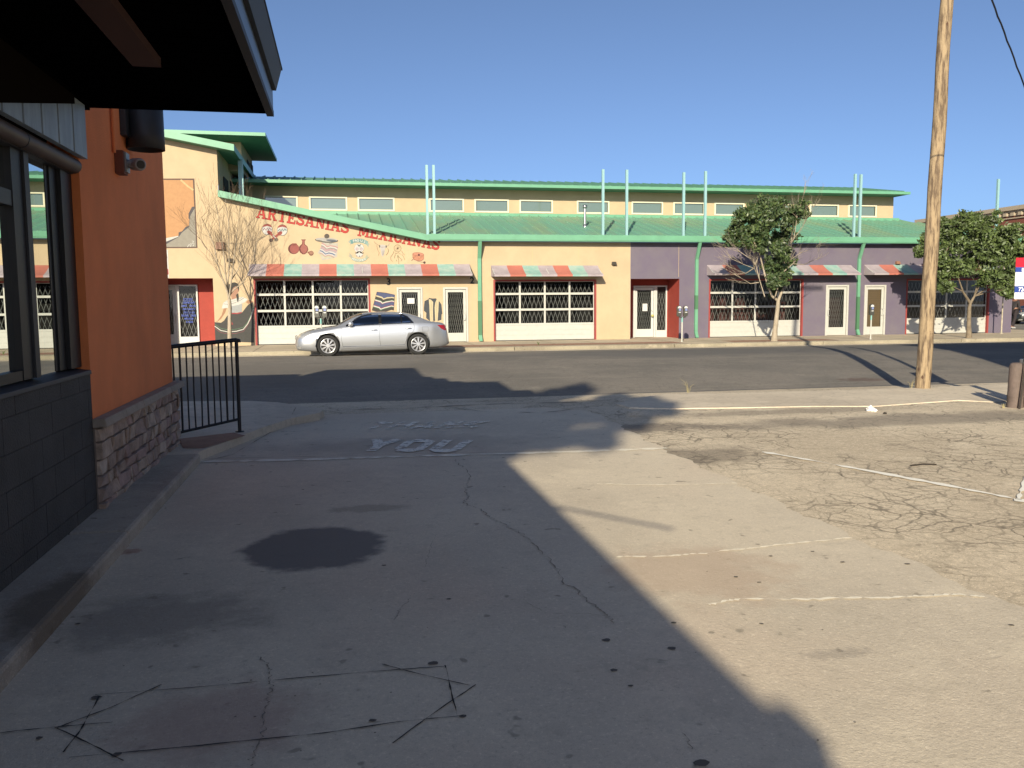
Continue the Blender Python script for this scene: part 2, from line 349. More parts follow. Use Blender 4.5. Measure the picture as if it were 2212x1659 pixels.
def worn_paint(name, col, keep=.5, scale=9):
    M = bpy.data.materials.new(name); M.use_nodes = True; n = M.node_tree.nodes; L = M.node_tree.links; p = n['Principled BSDF']
    p.inputs['Base Color'].default_value = (*col, 1); p.inputs['Roughness'].default_value = .85
    tc = n.new('ShaderNodeTexCoord'); t = n.new('ShaderNodeTexNoise'); t.inputs['Scale'].default_value = scale; t.inputs['Detail'].default_value = 9; t.inputs['Roughness'].default_value = .75
    L.new(tc.outputs['Object'], t.inputs[0]); mr = n.new('ShaderNodeMapRange'); L.new(t.outputs[0], mr.inputs[0]); mr.inputs[1].default_value = 1 - keep - .06; mr.inputs[2].default_value = 1 - keep + .06
    tr = n.new('ShaderNodeBsdfTransparent'); mx = n.new('ShaderNodeMixShader'); L.new(mr.outputs[0], mx.inputs[0]); L.new(tr.outputs[0], mx.inputs[1]); L.new(p.outputs[0], mx.inputs[2])
    L.new(mx.outputs[0], n['Material Output'].inputs[0]); return M
paint = worn_paint('worn_white_paint', (.74, .71, .62), .56); faint = worn_paint('faded_white_paint', (.82, .76, .64), .50, 5)
linep = worn_paint('bay_line_paint', (.82, .79, .70), .66)
c = MB(); ribbon(c, [(1646, 978), (1760, 998), (1900, 1024), (2060, 1054), (2190, 1080), (2230, 1090)], .085, linep, .002)
ribbon(c, [(2200, 1082), (2206, 1062), (2222, 1020)], .035, linep, .002)
structure(c.build('parking_bay_line', linep))
def font_mesh(txt, name, m, size=1, ext=0, bold=0.0, align='LEFT'):
    cu = bpy.data.curves.new(name, 'FONT'); cu.body = txt; cu.size = size; cu.offset = bold; cu.extrude = ext; cu.align_x = align
    o = bpy.data.objects.new(name, cu); COL.objects.link(o); dg = bpy.context.evaluated_depsgraph_get()
    me = bpy.data.meshes.new_from_object(o.evaluated_get(dg)); COL.objects.unlink(o); bpy.data.objects.remove(o); bpy.data.curves.remove(cu)
    me.materials.clear(); me.materials.append(m); me.name = name; return me
def ground_text(txt, quad, name, m):
    """stencil lettering painted on the ground, laid into the four surveyed ground corners bl, br, tr, tl"""
    me = font_mesh(txt, name, m, 1, 0, .045); xs = [v.co.x for v in me.vertices]; ys = [v.co.y for v in me.vertices]
    x0, x1, y0, y1 = min(xs), max(xs), min(ys), max(ys)
    bl, br, tr, tl = [gr(*q) for q in quad]
    for v in me.vertices:
        u = (v.co.x - x0) / (x1 - x0); t = (v.co.y - y0) / (y1 - y0)
        p = bl.lerp(br, u).lerp(tl.lerp(tr, u), t); v.co = (p.x, p.y, G(p.y) + .016)
    o = bpy.data.objects.new(name, me); link(o); return structure(o)
BLK = {'T': [[(.5, 0), (.5, 1)], [(.0, .9), (1, .9)]], 'H': [[(.13, 0), (.13, 1)], [(.87, 0), (.87, 1)], [(.1, .5), (.9, .5)]], 'A': [[(.1, 0), (.5, 1)], [(.5, 1), (.9, 0)], [(.25, .3), (.75, .3)]], 'N': [[(.13, 0), (.13, 1)], [(.13, 1), (.87, 0)], [(.87, 0), (.87, 1)]], 'K': [[(.13, 0), (.13, 1)], [(.87, 1), (.2, .5)], [(.2, .5), (.87, 0)]],
       'Y': [[(.5, 0), (.5, .5)], [(.5, .45), (.1, 1)], [(.5, .45), (.9, 1)]], 'O': [[(.13, .18), (.13, .82), (.3, .9), (.7, .9), (.87, .82), (.87, .18), (.7, .1), (.3, .1), (.13, .18)]], 'U': [[(.13, 1), (.13, .18), (.3, .1), (.7, .1), (.87, .18), (.87, 1)]]}
def block_text(txt, quad, m, wx=.36, gap=.28):
    bl, br, tr, tl = [gr(*q) for q in quad]; n = len(txt); tot = n + gap * (n - 1); b = MB(); lay = 0
    def P_(u, t): p = bl.lerp(br, u / tot).lerp(tl.lerp(tr, u / tot), t); return p
    for k, ch_ in enumerate(txt):
        for st in BLK[ch_]:
            lay += 1; N_ = len(st); vs = []
            for i in range(N_):
                a = Vector(st[max(i - 1, 0)]); c = Vector(st[min(i + 1, N_ - 1)]); t_ = (c - a).normalized(); nr = Vector((-t_.y * wx / 2, t_.x * wx * .36)); q = Vector(st[i])
                for s_ in (1, -1): w_ = P_(k * (1 + gap) + q.x + s_ * nr.x, q.y + s_ * nr.y); vs.append((w_.x, w_.y, G(w_.y) + .0155 + lay * .0004))
            b.add(vs, [(2 * i, 2 * i + 1, 2 * i + 3, 2 * i + 2) for i in range(N_ - 1)])
    return structure(b.build('ground_lettering', m))
block_text('THANK', [(778, 931), (1030, 926), (1062, 912), (812, 914)], faint)
block_text('YOU', [(772, 977), (984, 980), (1020, 954), (808, 951)], paint)
# oil drips and gum spots
c = MB(); spotm = mat('gum_spot', (.15, .13, .11), .9)
spots = [(935, 1438, .035), (1452, 1405, .03), (1340, 1515, 0), (1515, 1655, .04), (1310, 1387, .03), (1325, 1453, .025), (1362, 1487, .018), (805, 1562, .022), (1000, 1553, .022), (208, 1512, .03), (252, 1636, .025), (1755, 1195, .02), (1820, 1218, .025), (1590, 1250, .022), (1640, 1262, .018), (1665, 1205, .02), (1960, 1222, .025), (1455, 1350, .02), (2185, 1355, .022), (1645, 1352, .018), (168, 1352, .02), (85, 1600, .02), (970, 1298, .02), (585, 1022, .02), (655, 1060, .018), (830, 1225, .02), (330, 1128, .03), (322, 1140, .025), (1780, 1040, .015), (1700, 1000, .02)]
for i in range(60): spots.append((random.uniform(250, 1900), random.uniform(1010, 1640), random.uniform(.003, .008)))
for x, y, r in spots:
    if r <= 0: continue
    r *= .72
    p = gr(x, y)
    if p.x < -1.35: continue
    k = 9; vs = [(p.x + r * math.cos(2 * math.pi * a / k) * random.uniform(.7, 1.2), p.y + .8 * r * math.sin(2 * math.pi * a / k) * random.uniform(.7, 1.2), G(p.y) + .012) for a in range(k)]
    c.add(vs, [tuple(range(k))])
structure(c.build('gum_spots', spotm))
# ================================================================ MARKET BUILDING ACROSS THE STREET
W0 = 34.2
def FX(x, y=600): return onY(x, y, W0).x
def FZ(x, y): return onY(x, y, W0).z
mk = thing('market_building', 'long yellow and purple stucco market hall with green metal roofs and painted craft murals', 'building', (3, 36, 0))
xr = FX(2187, 640); xb = FX(1362, 560); xk = onY(926, 512, 33.75).x; xt = FX(470, 370)
zb0 = .1
ent1 = (FX(335), FX(459.7), zb0, FZ(459, 601)); ent2 = (FX(1362.5), FX(1467, 660), zb0, FZ(1467, 602))
def opening(x0, x1, y0): return (FX(x0, 650), FX(x1, 650), zb0, FZ((x0 + x1) / 2, y0))
g1 = opening(549, 800, 601.5); g2 = opening(1066, 1288, 604); g3 = opening(1531, 1735, 602.5); g4 = opening(1957, 2137, 602)
d3 = opening(857.5, 913, 620.5); d2 = opening(957.6, 1011, 620.5); d4 = opening(1783.5, 1832.5, 615.5); d5 = opening(1866.7, 1913, 615.5)
zru = lambda X, px0=(470, 422), px1=(926, 516.5): (onY(*px0, 33.75).z + (onY(*px1, 33.75).z - onY(*px0, 33.75).z) * (X - onY(470, 413, 33.75).x) / (xk - onY(470, 413, 33.75).x))
zev = onY(1035, 520, 33.75).z
def wall(name, m, x0, x1, holes, ztop, parent, Y=W0, th=.22, zb=zb0, extra=()):
    xs = sorted(set([x0, x1] + [h[i] for h in holes for i in (0, 1) if x0 < h[i] < x1] + [e for e in extra if x0 < e < x1])); b = MB()
    for a, c in zip(xs, xs[1:]):
        mid = (a + c) / 2; hs = sorted([h for h in holes if h[0] < mid < h[1]], key=lambda h: h[2]); z = zb
        for h in hs:
            if h[2] > z + 1e-4: b.quad((a, Y, z), (c, Y, z), (c, Y, h[2]), (a, Y, h[2]))
            z = h[3]
        b.quad((a, Y, z), (c, Y, z), (c, Y, ztop(c)), (a, Y, ztop(a)))
    for h in holes:
        if h[1] > x0 and h[0] < x1:
            b.quad((h[0], Y, h[2]), (h[0], Y + th, h[2]), (h[0], Y + th, h[3]), (h[0], Y, h[3])); b.quad((h[1], Y, h[2]), (h[1], Y + th, h[2]), (h[1], Y + th, h[3]), (h[1], Y, h[3]))
            b.quad((h[0], Y, h[3]), (h[1], Y, h[3]), (h[1], Y + th, h[3]), (h[0], Y + th, h[3]))
    return b.build(name, m, parent)
ztow = lambda X: onY(347, 293, 33.6).z + (onY(505, 322, 33.6).z - onY(347, 293, 33.6).z) * (X - onY(347, 290, 33.6).x) / (onY(505, 318, 33.6).x - onY(347, 290, 33.6).x)
def ztop(X): return ztow(X) - .01 if X <= xt - 1e-6 else (zru(X) - .01 if X < xk else zev)
# tower front, then rake front, then flat-eave front
wall('wall', yellow, -12, xt, [ent1], ztow, mk)
wall('wall', yellow, xt, xb, [g1, g2, d3, d2], lambda X: zru(X) if X < xk else zev, mk, extra=[xk])
wall('wall', purple, xb + .001, xr, [ent2, g3, g4, d4, d5], lambda X: zev, mk)
b = MB(); b.quad((xr, W0, zb0), (xr, 45, zb0), (xr, 45, 4.1), (xr, W0, 4.1)); b.build('side_wall', purple, mk)
b = MB(); b.quad((xt + .01, W0, 3), (xt + .01, 41.5, 3), (xt + .01, 41.5, ztow(xt) - .02), (xt + .01, W0, ztow(xt) - .02)); b.build('side_wall', yellow, mk)
# tower side windows
for (xa, ya, xc, yc) in [(483, 388, 492, 420), (497.5, 396, 504, 424), (510, 408, 516, 430)]:
    p, q = onX(xa, (ya + yc) / 2, xt + .02), onX(xc, (ya + yc) / 2, xt + .02); z0, z1 = onX((xa + xc) / 2, yc, xt).z, onX((xa + xc) / 2, ya, xt).z
    b = MB(); b.box(xt + .012, xt + .05, p.y, q.y, z0, z1); b.build('window', darkin, mk)
# tower roof slab
def slab3(name, pts_top, th, m, parent, under=None):
    b = MB(); n = len(pts_top); lo = [(p[0], p[1], p[2] - th) for p in pts_top]
    b.add(pts_top, [tuple(range(n))], m); b.add(lo, [tuple(range(n))[::-1]], under or m)
    b.add(list(pts_top) + lo, [(i, (i + 1) % n, n + (i + 1) % n, n + i) for i in range(n)], m)
    return b.build(name, None, parent)
zs_l, zs_r = onY(347, 279.6, 33.6), onY(505, 311.5, 33.6); sl_ = (zs_r.z - zs_l.z) / (zs_r.x - zs_l.x); X0 = -13
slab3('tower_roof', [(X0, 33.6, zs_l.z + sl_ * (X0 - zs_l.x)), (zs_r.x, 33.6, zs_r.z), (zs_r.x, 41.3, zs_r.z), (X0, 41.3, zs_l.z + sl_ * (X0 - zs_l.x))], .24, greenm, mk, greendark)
t2 = onY(573, 286.5, 36); x2 = onY(521, 322, 37.5).x
slab3('upper_tower_roof', [(-14, 36, t2.z + .03), (t2.x, 36, t2.z), (t2.x, 42.3, t2.z), (-14, 42.3, t2.z + .03)], .13, greenm, mk, greendark)
b = MB(); b.box(-12, x2, 37.5, 42.0, 7.2, t2.z - .14); b.build('upper_tower_wall', yellow, mk)
for (xa, ya, xc, yc) in [(533, 345, 538, 366), (541, 352, 545, 372)]:
    p, q = onX(xa, ya, x2), onX(xc, ya, x2); b = MB(); b.box(x2 + .003, x2 + .03, p.y, q.y, onX(xa, yc, x2).z, onX(xa, ya, x2).z); b.build('window', darkin, mk)
cp = onY(520.5, 380, 35.9); b = MB(); b.box(cp.x - .09, cp.x + .09, 35.8, 35.98, 4.6, ztow(zs_r.x) - .01); b.build('column', teal, mk)
# raking roof over the lettered wall
ra, rb = onY(470, 410.5, 33.75), onY(926, 507, 33.75)
slab3('raking_roof', [(ra.x, 33.75, ra.z), (rb.x, 33.75, rb.z), (rb.x - .3, 33.95, rb.z + .04), (rb.x - 4.6, 39.45, rb.z + (rb.z - ra.z) / (rb.x - ra.x) * -4.6), (ra.x, 39.45, ra.z)], .235, greenm, mk, greendark)
# main eave: gutter, soffit, roof
ze1 = onY(1035, 506, 33.75).z; xe = 31.2
b = MB(); b.box(xk, xe, 33.70, 33.82, zev + .04, ze1); b.box(xk, xe, 33.72, 33.86, zev, zev + .04); b.build('eave_gutter', greenm, mk)
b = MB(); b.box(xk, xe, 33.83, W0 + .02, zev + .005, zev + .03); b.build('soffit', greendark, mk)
Rf = lambda X, Y: ze1 - .03 + (Y - 33.8) * (5.70 - ze1 + .03) / 5.7
ribs = MB(); P = [(xk, 33.8), (xe, 33.8), (27.95, 39.5), (-2.6, 39.5)]
ribs.add([(x, y, Rf(x, y)) for x, y in P], [(0, 1, 2, 3)])
ribs.add([(xe, 33.8, Rf(0, 33.8)), (xe + .0, 45, Rf(0, 33.8)), (27.95, 39.5, 5.7)], [(0, 1, 2)])
x = -2.4
while x < xe - .1:
    ya = 33.8 if x > xk else 33.8 + (xk - x) / (xk + 2.6) * 5.7; yb = 39.5 if x < 27.95 else 33.8 + (xe - x) / (xe - 27.95) * 5.7
    if yb - ya > .2: ribs.hexa([(x - .02, ya, Rf(x, ya)), (x + .02, ya, Rf(x, ya)), (x + .02, yb, Rf(x, yb)), (x - .02, yb, Rf(x, yb))], [(x - .012, ya, Rf(x, ya) + .055), (x + .012, ya, Rf(x, ya) + .055), (x + .012, yb, Rf(x, yb) + .055), (x - .012, yb, Rf(x, yb) + .055)])
    x += .46
ribs.build('lower_roof', greenroof, mk)
b = MB(); b.box(-2.9, 27.9, 39.38, 39.49, 5.66, 5.80); b.build('roof_flashing', greenm, mk)
# clerestory
YC = 39.5; wz0, wz1 = onY(813, 452.7, YC).z, onY(813, 429.6, YC).z
wpx = [(573, 640), (671, 747), (776, 849), (930, 999), (1028, 1096), (1125, 1191), (1249, 1313), (1367, 1429), (1457, 1519), (1546, 1605), (1650, 1706), (1752, 1809), (1835, 1891)]
ch = [(onY(a, 440, YC).x, onY(c, 440, YC).x, wz0, wz1) for a, c in wpx]
xc1 = onY(1930, 440, YC).x
wall('clerestory_wall', yellow, xt + .02, xc1, ch, lambda X: 7.12, mk, Y=YC, th=.12, zb=5.5)
b = MB(); b.quad((xc1, YC, 5.5), (xc1, 46, 5.5), (xc1, 46, 7.2), (xc1, YC, 7.2)); b.build('clerestory_side_wall', yellow, mk)
for h in ch:
    f = MB(); t = .07
    f.box(h[0] - t, h[0], YC - .03, YC + .06, h[2] - t, h[3] + t); f.box(h[1], h[1] + t, YC - .03, YC + .06, h[2] - t, h[3] + t)
    f.box(h[0], h[1], YC - .03, YC + .06, h[2] - t, h[2]); f.box(h[0], h[1], YC - .03, YC + .06, h[3], h[3] + t)
    o = f.build('window_frame', whitetr, mk); g = MB(); g.quad((h[0], YC + .05, h[2]), (h[1], YC + .05, h[2]), (h[1], YC + .05, h[3]), (h[0], YC + .05, h[3])); g.build('pane', gl_up, o)
zu0, zu1 = onY(930, 401, 38.4).z, onY(930, 395.5, 38.4).z
xl = onY(548, 385, 38.4).x; xre = onY(1966, 413, 38.4).x
b = MB(); b.box(xl - 1, xre, 38.36, 38.46, zu0, zu1 + .02); b.build('upper_fascia', greenm, mk)
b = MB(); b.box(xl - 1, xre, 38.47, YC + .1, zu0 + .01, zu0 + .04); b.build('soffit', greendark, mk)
Ru = lambda Y: zu1 + (Y - 38.4) * .17; xrd = onY(1880, 403, 43).x
b = MB(); b.add([(xl - 1, 38.42, Ru(38.42)), (xre, 38.42, Ru(38.42)), (xrd, 43, Ru(43)), (xl - 1, 43, Ru(43))], [(0, 1, 2, 3)]); b.add([(xre, 38.42, Ru(38.42)), (xre, 47.5, Ru(38.42)), (xrd, 43, Ru(43))], [(0, 1, 2)])
x = xl - .8
while x < xre - .3:
    yb = 43 if x < xrd else 38.42 + (xre - x) / (xre - xrd) * 4.58
    b.hexa([(x - .02, 38.42, Ru(38.42)), (x + .02, 38.42, Ru(38.42)), (x + .02, yb, Ru(yb)), (x - .02, yb, Ru(yb))], [(x - .012, 38.42, Ru(38.42) + .06), (x + .012, 38.42, Ru(38.42) + .06), (x + .012, yb, Ru(yb) + .06), (x - .012, yb, Ru(yb) + .06)]); x += .46
b.build('upper_roof', mat('upper_green_roof', (.15, .36, .23), .5, var=.2, vscale=.6), mk)
# roof posts
for px, yt, yb in [(923, 355.7, 499), (937.8, 355.7, 501), (1304, 365, 508), (1355.5, 366, 508), (1478.6, 371.6, 509), (1525.5, 369, 509), (1848.6, 375, 510), (1861, 376, 509), (2157.5, 386, 510)]:
    p = onY(px, (yt + yb) / 2, 33.78); zt = onY(px, yt, 33.78).z; b = MB(); b.box(p.x - .048, p.x + .048, 33.83, 33.926, zev + .1, zt); b.build('roof_post', teal, mk)
vp = onY(1263.5, 488, 36.3); vt = onY(1263.5, 443, 36.3).z; b = MB(); b.lathe((vp.x, 36.3, 0), [(.055, vp.z - .15), (.055, vt - .12)], 14); b.lathe((vp.x, 36.3, 0), [(.09, vp.z - .1), (.10, vp.z + .06), (.056, vp.z + .07)], 14); b.lathe((vp.x, 36.3, 0), [(.0, vt + .02), (.09, vt), (.11, vt - .06), (.09, vt - .14), (.0, vt - .14)], 14); b.build('vent_pipe', chrome, mk)
# downspouts
gd2 = mat('dark_green_patch', (.07, .20, .10), .6)
for xa, yj, xj, xbm, yb, wpx_, pa, pb_ in [(1037, 558, 1036.5, 1036.5, 735, 4.2, 650, 733), (1513, 560, 1505.6, 1503.5, 727.5, 3.4, 638, 668), (1867, 559, 1857, 1852, 719.7, 3.4, 641, 712)]:
    w = .07 if wpx_ > 4 else .062; tp = onY(xa, 521, 33.78); j = onY(xj, yj, W0 - .08); e = onY(xbm, yb, W0 - .08); b = MB()
    xj_ = (j.x + e.x) / 2
    def sect(x, y, z, dy=.05): return [(x - w, y - dy, z), (x + w, y - dy, z), (x + w, y + dy, z), (x - w, y + dy, z)]
    b.hexa(sect(tp.x, 33.90, j.z), sect(tp.x, 33.78, tp.z)) if False else None
    b.hexa(sect(xj_, W0 - .056, j.z), sect(tp.x, 33.80, zev - .004)); b.hexa(sect(xj_, W0 - .056, .42), sect(xj_, W0 - .056, j.z - .002)); b.hexa(sect(xj_ + .01, W0 - .16, .17), sect(xj_, W0 - .057, .418))
    o = b.build('downspout', greenm, mk)
    c = MB(); za, zb_ = FZ(xj, pb_), FZ(xj, pa); c.box(xj_ - w - .004, xj_ + w + .004, W0 - .112, W0 - .004, za, zb_); c.build('repainted_section', gd2, o)
# lattice grille
def lattice(b, x0, x1, z0, z1, Y, pitch=.18, rise=.52, w=.02):
    s = pitch / rise * 1.0
    n = int((x1 - x0) / pitch) + 1
    k0 = -int((z1 - z0) * s / pitch) - 1
    for sg in (1, -1):
        for k in range(k0, n + 1 + int((z1 - z0) * s / pitch)):
            # x = xs + sg*s*(z-z0)
            xs = x0 + k * pitch; a, c = z0, z1
            def clip(a, c):
                if sg > 0: lo, hi = z0 + (x0 - xs) / s, z0 + (x1 - xs) / s
                else: lo, hi = z0 + (xs - x1) / s, z0 + (xs - x0) / s
                return max(a, lo), min(c, hi)
            a, c = clip(a, c)
            if c - a < .05: continue
            xa, xc = xs + sg * s * (a - z0), xs + sg * s * (c - z0); yy = Y + (0.012 if sg > 0 else 0)
            b.add([(xa - w / 2, yy, a), (xa + w / 2, yy, a), (xc + w / 2, yy, c), (xc - w / 2, yy, c)], [(0, 1, 2, 3)])
def dark_room(x0, x1, z0, z1, Y, parent, m=darkin, dep=1.3):
    b = MB(); b.quad((x0 - .3, Y + dep, z0 - .1), (x1 + .3, Y + dep, z0 - .1), (x1 + .3, Y + dep, z1 + .2), (x0 - .3, Y + dep, z1 + .2))
    b.quad((x0 - .3, Y, z0), (x0 - .3, Y + dep, z0), (x0 - .3, Y + dep, z1 + .2), (x0 - .3, Y, z1 + .2)); b.quad((x1 + .3, Y, z0), (x1 + .3, Y + dep, z0), (x1 + .3, Y + dep, z1 + .2), (x1 + .3, Y, z1 + .2))
    b.quad((x0 - .3, Y, z1 + .2), (x1 + .3, Y, z1 + .2), (x1 + .3, Y + dep, z1 + .2), (x0 - .3, Y + dep, z1 + .2)); b.quad((x0 - .3, Y, z0 + .02), (x1 + .3, Y, z0 + .02), (x1 + .3, Y + dep, z0 + .02), (x0 - .3, Y + dep, z0 + .02))
    return b.build('interior', m, parent)
shelf_m = mat('shop_goods', (.20, .07, .06), .8, var=.6, vscale=5)
def garage(h, rows, zbase, goods=False):
    """h = opening; rows = z of the tops of panes / bars given in metres"""
    x0, x1, z0, z1 = h; Y = W0 + .10; g = thing('garage_door', None, None); g.parent = mk; g.location = (0, 0, 0); g.matrix_parent_inverse = Matrix.Translation(-Vector(mk.location))
    t = MB(); tw = .065
    t.box(x0, x0 + tw, W0 - .015, W0 + .16, z0, z1); t.box(x1 - tw, x1, W0 - .015, W0 + .16, z0, z1); t.box(x0 + tw, x1 - tw, W0 - .015, W0 + .16, z1 - tw, z1); t.build('red_surround', redtrim, g)
    a, c = x0 + tw + .002, x1 - tw - .002; zt, r1, r2, zp = rows; br = .044; sw = .038; n = 4
    f = MB(); cols = [a + (c - a) * i / n for i in range(n + 1)]
    for i, xx in enumerate(cols):
        w1 = sw if 0 < i < n else sw * .8
        f.box(max(a, xx - w1), min(c, xx + w1), Y, Y + .05, zp, zt)
    for zz in (zt, r1, r2, zp): f.box(a, c, Y - .004, Y + .054, zz - br, min(zz + br, z1 - tw - .003))
    f.build('door_frame', white, g, bevel=.006)
    p = MB(); nz_ = 3; zz = [zbase + (zp - br - zbase) * k / nz_ for k in range(nz_ + 1)]
    for q, r in zip(zz, zz[1:]): p.box(a, c, Y - .002, Y + .05, q + .006, r - .006)
    p.box(a, c, Y + .01, Y + .045, zbase, zp - br)
    p.build('lower_panels', white, g)
    gl = MB(); gl.quad((a, Y + .025, zp), (c, Y + .025, zp), (c, Y + .025, zt), (a, Y + .025, zt)); gl.build('pane', gl_shop, g)
    la = MB(); lattice(la, a + .05, c - .05, zp - .05, zt - .12, Y + .16); la.build('grille', steel, g)
    dark_room(a, c, zp - .2, zt + .1, Y + .22, g)
    if goods:
        for k in range(9): xx = a + .3 + (c - a - .6) * k / 9; s = MB(); s.box(xx, xx + random.uniform(.15, .4), Y + .5, Y + .8, zp - .2, zp + random.uniform(.2, 1.2)); s.build('shop_goods', shelf_m, g)
    bot = MB(); bot.box(a, c, Y - .01, Y + .06, z0 - .02, zbase + .004); bot.build('threshold', mat('rubber_seal', (.05, .05, .05), .9), g)
    return g
def rz(xm, *ys): return [FZ(xm, y) for y in ys]
garage(g1, rz(675, 604, 636, 671, 705), .17); garage(g2, rz(1175, 606.5, 634.5, 668.5, 700), .17)
garage(g3, rz(1630, 604.5, 632, 662.5, 694.5), .17, True); garage(g4, rz(2045, 604, 630, 660.5, 688.5), .17)
blind = mat('brown_blind', (.23, .155, .085), .7)
def door(h, kind='lattice', hand='R', Y=W0, frame_w=.075, kick=.36, parent=mk, name='shop_door', dm=white):
    x0, x1, z0, z1 = h; z0 = .15; g = thing(name, None, None); g.parent = parent; g.matrix_parent_inverse = Matrix.Translation(-parent_world(parent))
    f = MB(); t = frame_w; f.box(x0, x0 + t, Y - .03, Y + .1, z0, z1); f.box(x1 - t, x1, Y - .03, Y + .1, z0, z1); f.box(x0 + t, x1 - t, Y - .03, Y + .1, z1 - t, z1); f.build('door_frame', dm, g, bevel=.006)
    a, c, e = x0 + t + .008, x1 - t - .008, z1 - t - .012; st = .105; l = MB(); Yd = Y + .03
    l.box(a, a + st, Yd, Yd + .045, z0 + .01, e); l.box(c - st, c, Yd, Yd + .045, z0 + .01, e); l.box(a + st, c - st, Yd, Yd + .045, e - .11, e); l.box(a + st, c - st, Yd, Yd + .045, z0 + .01, z0 + kick); l.build('door_leaf', dm, g, bevel=.004)
    gl = MB(); gl.quad((a + st, Yd + .02, z0 + kick), (c - st, Yd + .02, z0 + kick), (c - st, Yd + .02, e - .11), (a + st, Yd + .02, e - .11)); gl.build('pane', gl_shop, g)
    if kind == 'blind':
        q = MB(); z = z0 + kick
        while z < e - .12: q.hexa([(a + st, Yd + .06, z), (c - st, Yd + .06, z), (c - st, Yd + .09, z), (a + st, Yd + .09, z)], [(a + st, Yd + .075, z + .075), (c - st, Yd + .075, z + .075), (c - st, Yd + .105, z + .075), (a + st, Yd + .105, z + .075)]); z += .078
        q.build('blind', blind, g)
    else:
        la = MB(); lattice(la, a + st, c - st, z0 + kick, e - .14, Yd + .07, pitch=.085, rise=.42, w=.013); la.build('grille', steel, g)
    dark_room(a, c, z0, e, Yd + .12, g, dep=.8, m=mat('reddish_interior', (.06, .03, .028), .9) if hand == 'L' else darkin)
    hx = c - st / 2 if hand == 'R' else a + st / 2; k = MB(); sgn = 1 if hand == 'R' else -1
    k.tube([(hx - sgn * .035, Yd - .002, 1.02), (hx - sgn * .035, Yd - .06, 1.02), (hx + sgn * .02, Yd - .07, 1.05), (hx + sgn * .02, Yd - .07, 1.27), (hx - sgn * .035, Yd - .06, 1.31), (hx - sgn * .035, Yd - .002, 1.31)], .014, 8); k.build('handle', whitef, g)
    return g
paper = mat('paper_notice', (.75, .75, .72), .8, var=.15, vscale=30)
dd3 = door(d3); door(d2); door(d4, hand='L'); door(d5, 'blind')
p, q = FX(881, 655), FX(895.5, 655); b = MB(); b.box(p - .02, q, W0 + .035, W0 + .045, FZ(888, 656), FZ(888, 644)); b.build('notice', paper, dd3)
# recessed entrance on the purple side
Yr = 35.45; e2 = ent2
def recess(h, Yr_, m, solid=None, zt_=None):
    b = MB(); x0, x1, z0, z1 = h
    b.quad((x0, W0 + .221, .146), (x0, Yr_, .146), (x0, Yr_, z1), (x0, W0 + .221, z1)); b.quad((x1, W0 + .0, .146), (x1, Yr_, .146), (x1, Yr_, z1), (x1, W0 + .0, z1)); b.quad((x0, W0, z1 - .002), (x1, W0, z1 - .002), (x1, Yr_, z1 - .002), (x0, Yr_, z1 - .002))
    b.quad((x0 - .1, Yr_ + .05, zt_), (x1 + .1, Yr_ + .05, zt_), (x1 + .1, Yr_ + .05, z1), (x0 - .1, Yr_ + .05, z1))
    for sa, sb in solid: b.quad((sa, Yr_ + .05, .146), (sb, Yr_ + .05, .146), (sb, Yr_ + .05, zt_), (sa, Yr_ + .05, zt_))
    return b
def rX(x, y=660): return onY(x, y, Yr).x
def rZ(x, y): return onY(x, y, Yr).z
zt2 = rZ(1400, 617)
b = recess((e2[0], e2[1] - .001, 0, e2[3]), Yr, redp, [(e2[0] - .1, rX(1368)), (rX(1440.6), e2[1] + .1)], zt2); b.build('recess_lining', redp, mk)
door((rX(1368), rX(1416), .15, zt2), 'lattice', 'R', Yr, parent=mk, name='entrance_door', dm=whitef)
def sidelight(xa, xb_, zt, kick, pitch=.13):
    g = thing('sidelight', None, None); g.parent = mk; g.matrix_parent_inverse = Matrix.Translation(-Vector(mk.location)); f = MB(); t = .055
    f.box(xa, xa + t, Yr - .02, Yr + .08, .15, zt); f.box(xb_ - t, xb_, Yr - .02, Yr + .08, .15, zt); f.box(xa + t, xb_ - t, Yr - .02, Yr + .08, zt - t, zt); f.box(xa + t, xb_ - t, Yr - .02, Yr + .08, .15, .15 + kick); f.build('frame', whitef, g)
    q = MB(); q.quad((xa, Yr + .02, .15 + kick), (xb_, Yr + .02, .15 + kick), (xb_, Yr + .02, zt - t), (xa, Yr + .02, zt - t)); q.build('pane', gl_shop, g)
    la = MB(); lattice(la, xa + t, xb_ - t, .15 + kick, zt - .35, Yr + .06, pitch=pitch, rise=.5); la.build('grille', steel, g)
    dk = MB(); dk.quad((xa, Yr + .115, .15), (xb_, Yr + .115, .15), (xb_, Yr + .115, zt), (xa, Yr + .115, zt)); dk.build('interior', darkin, g); return g
sidelight(rX(1416.5), rX(1440.6), zt2, .3)
b = MB(); b.box(rX(1388.5), rX(1399), Yr + .028, Yr + .034, rZ(1393, 672), rZ(1393, 656)); b.build('notice', paper, mk)
b = MB(); hp = (rX(1408.5), Yr - .07, rZ(1408, 682)); b.lathe(hp, [(0, -.05), (.05, -.04), (.07, 0), (.04, .05), (0, .06)], 8, 'Z'); b.build('yellow_lock_tag', mat('yellow_tag', (.55, .5, .15), .7), mk)
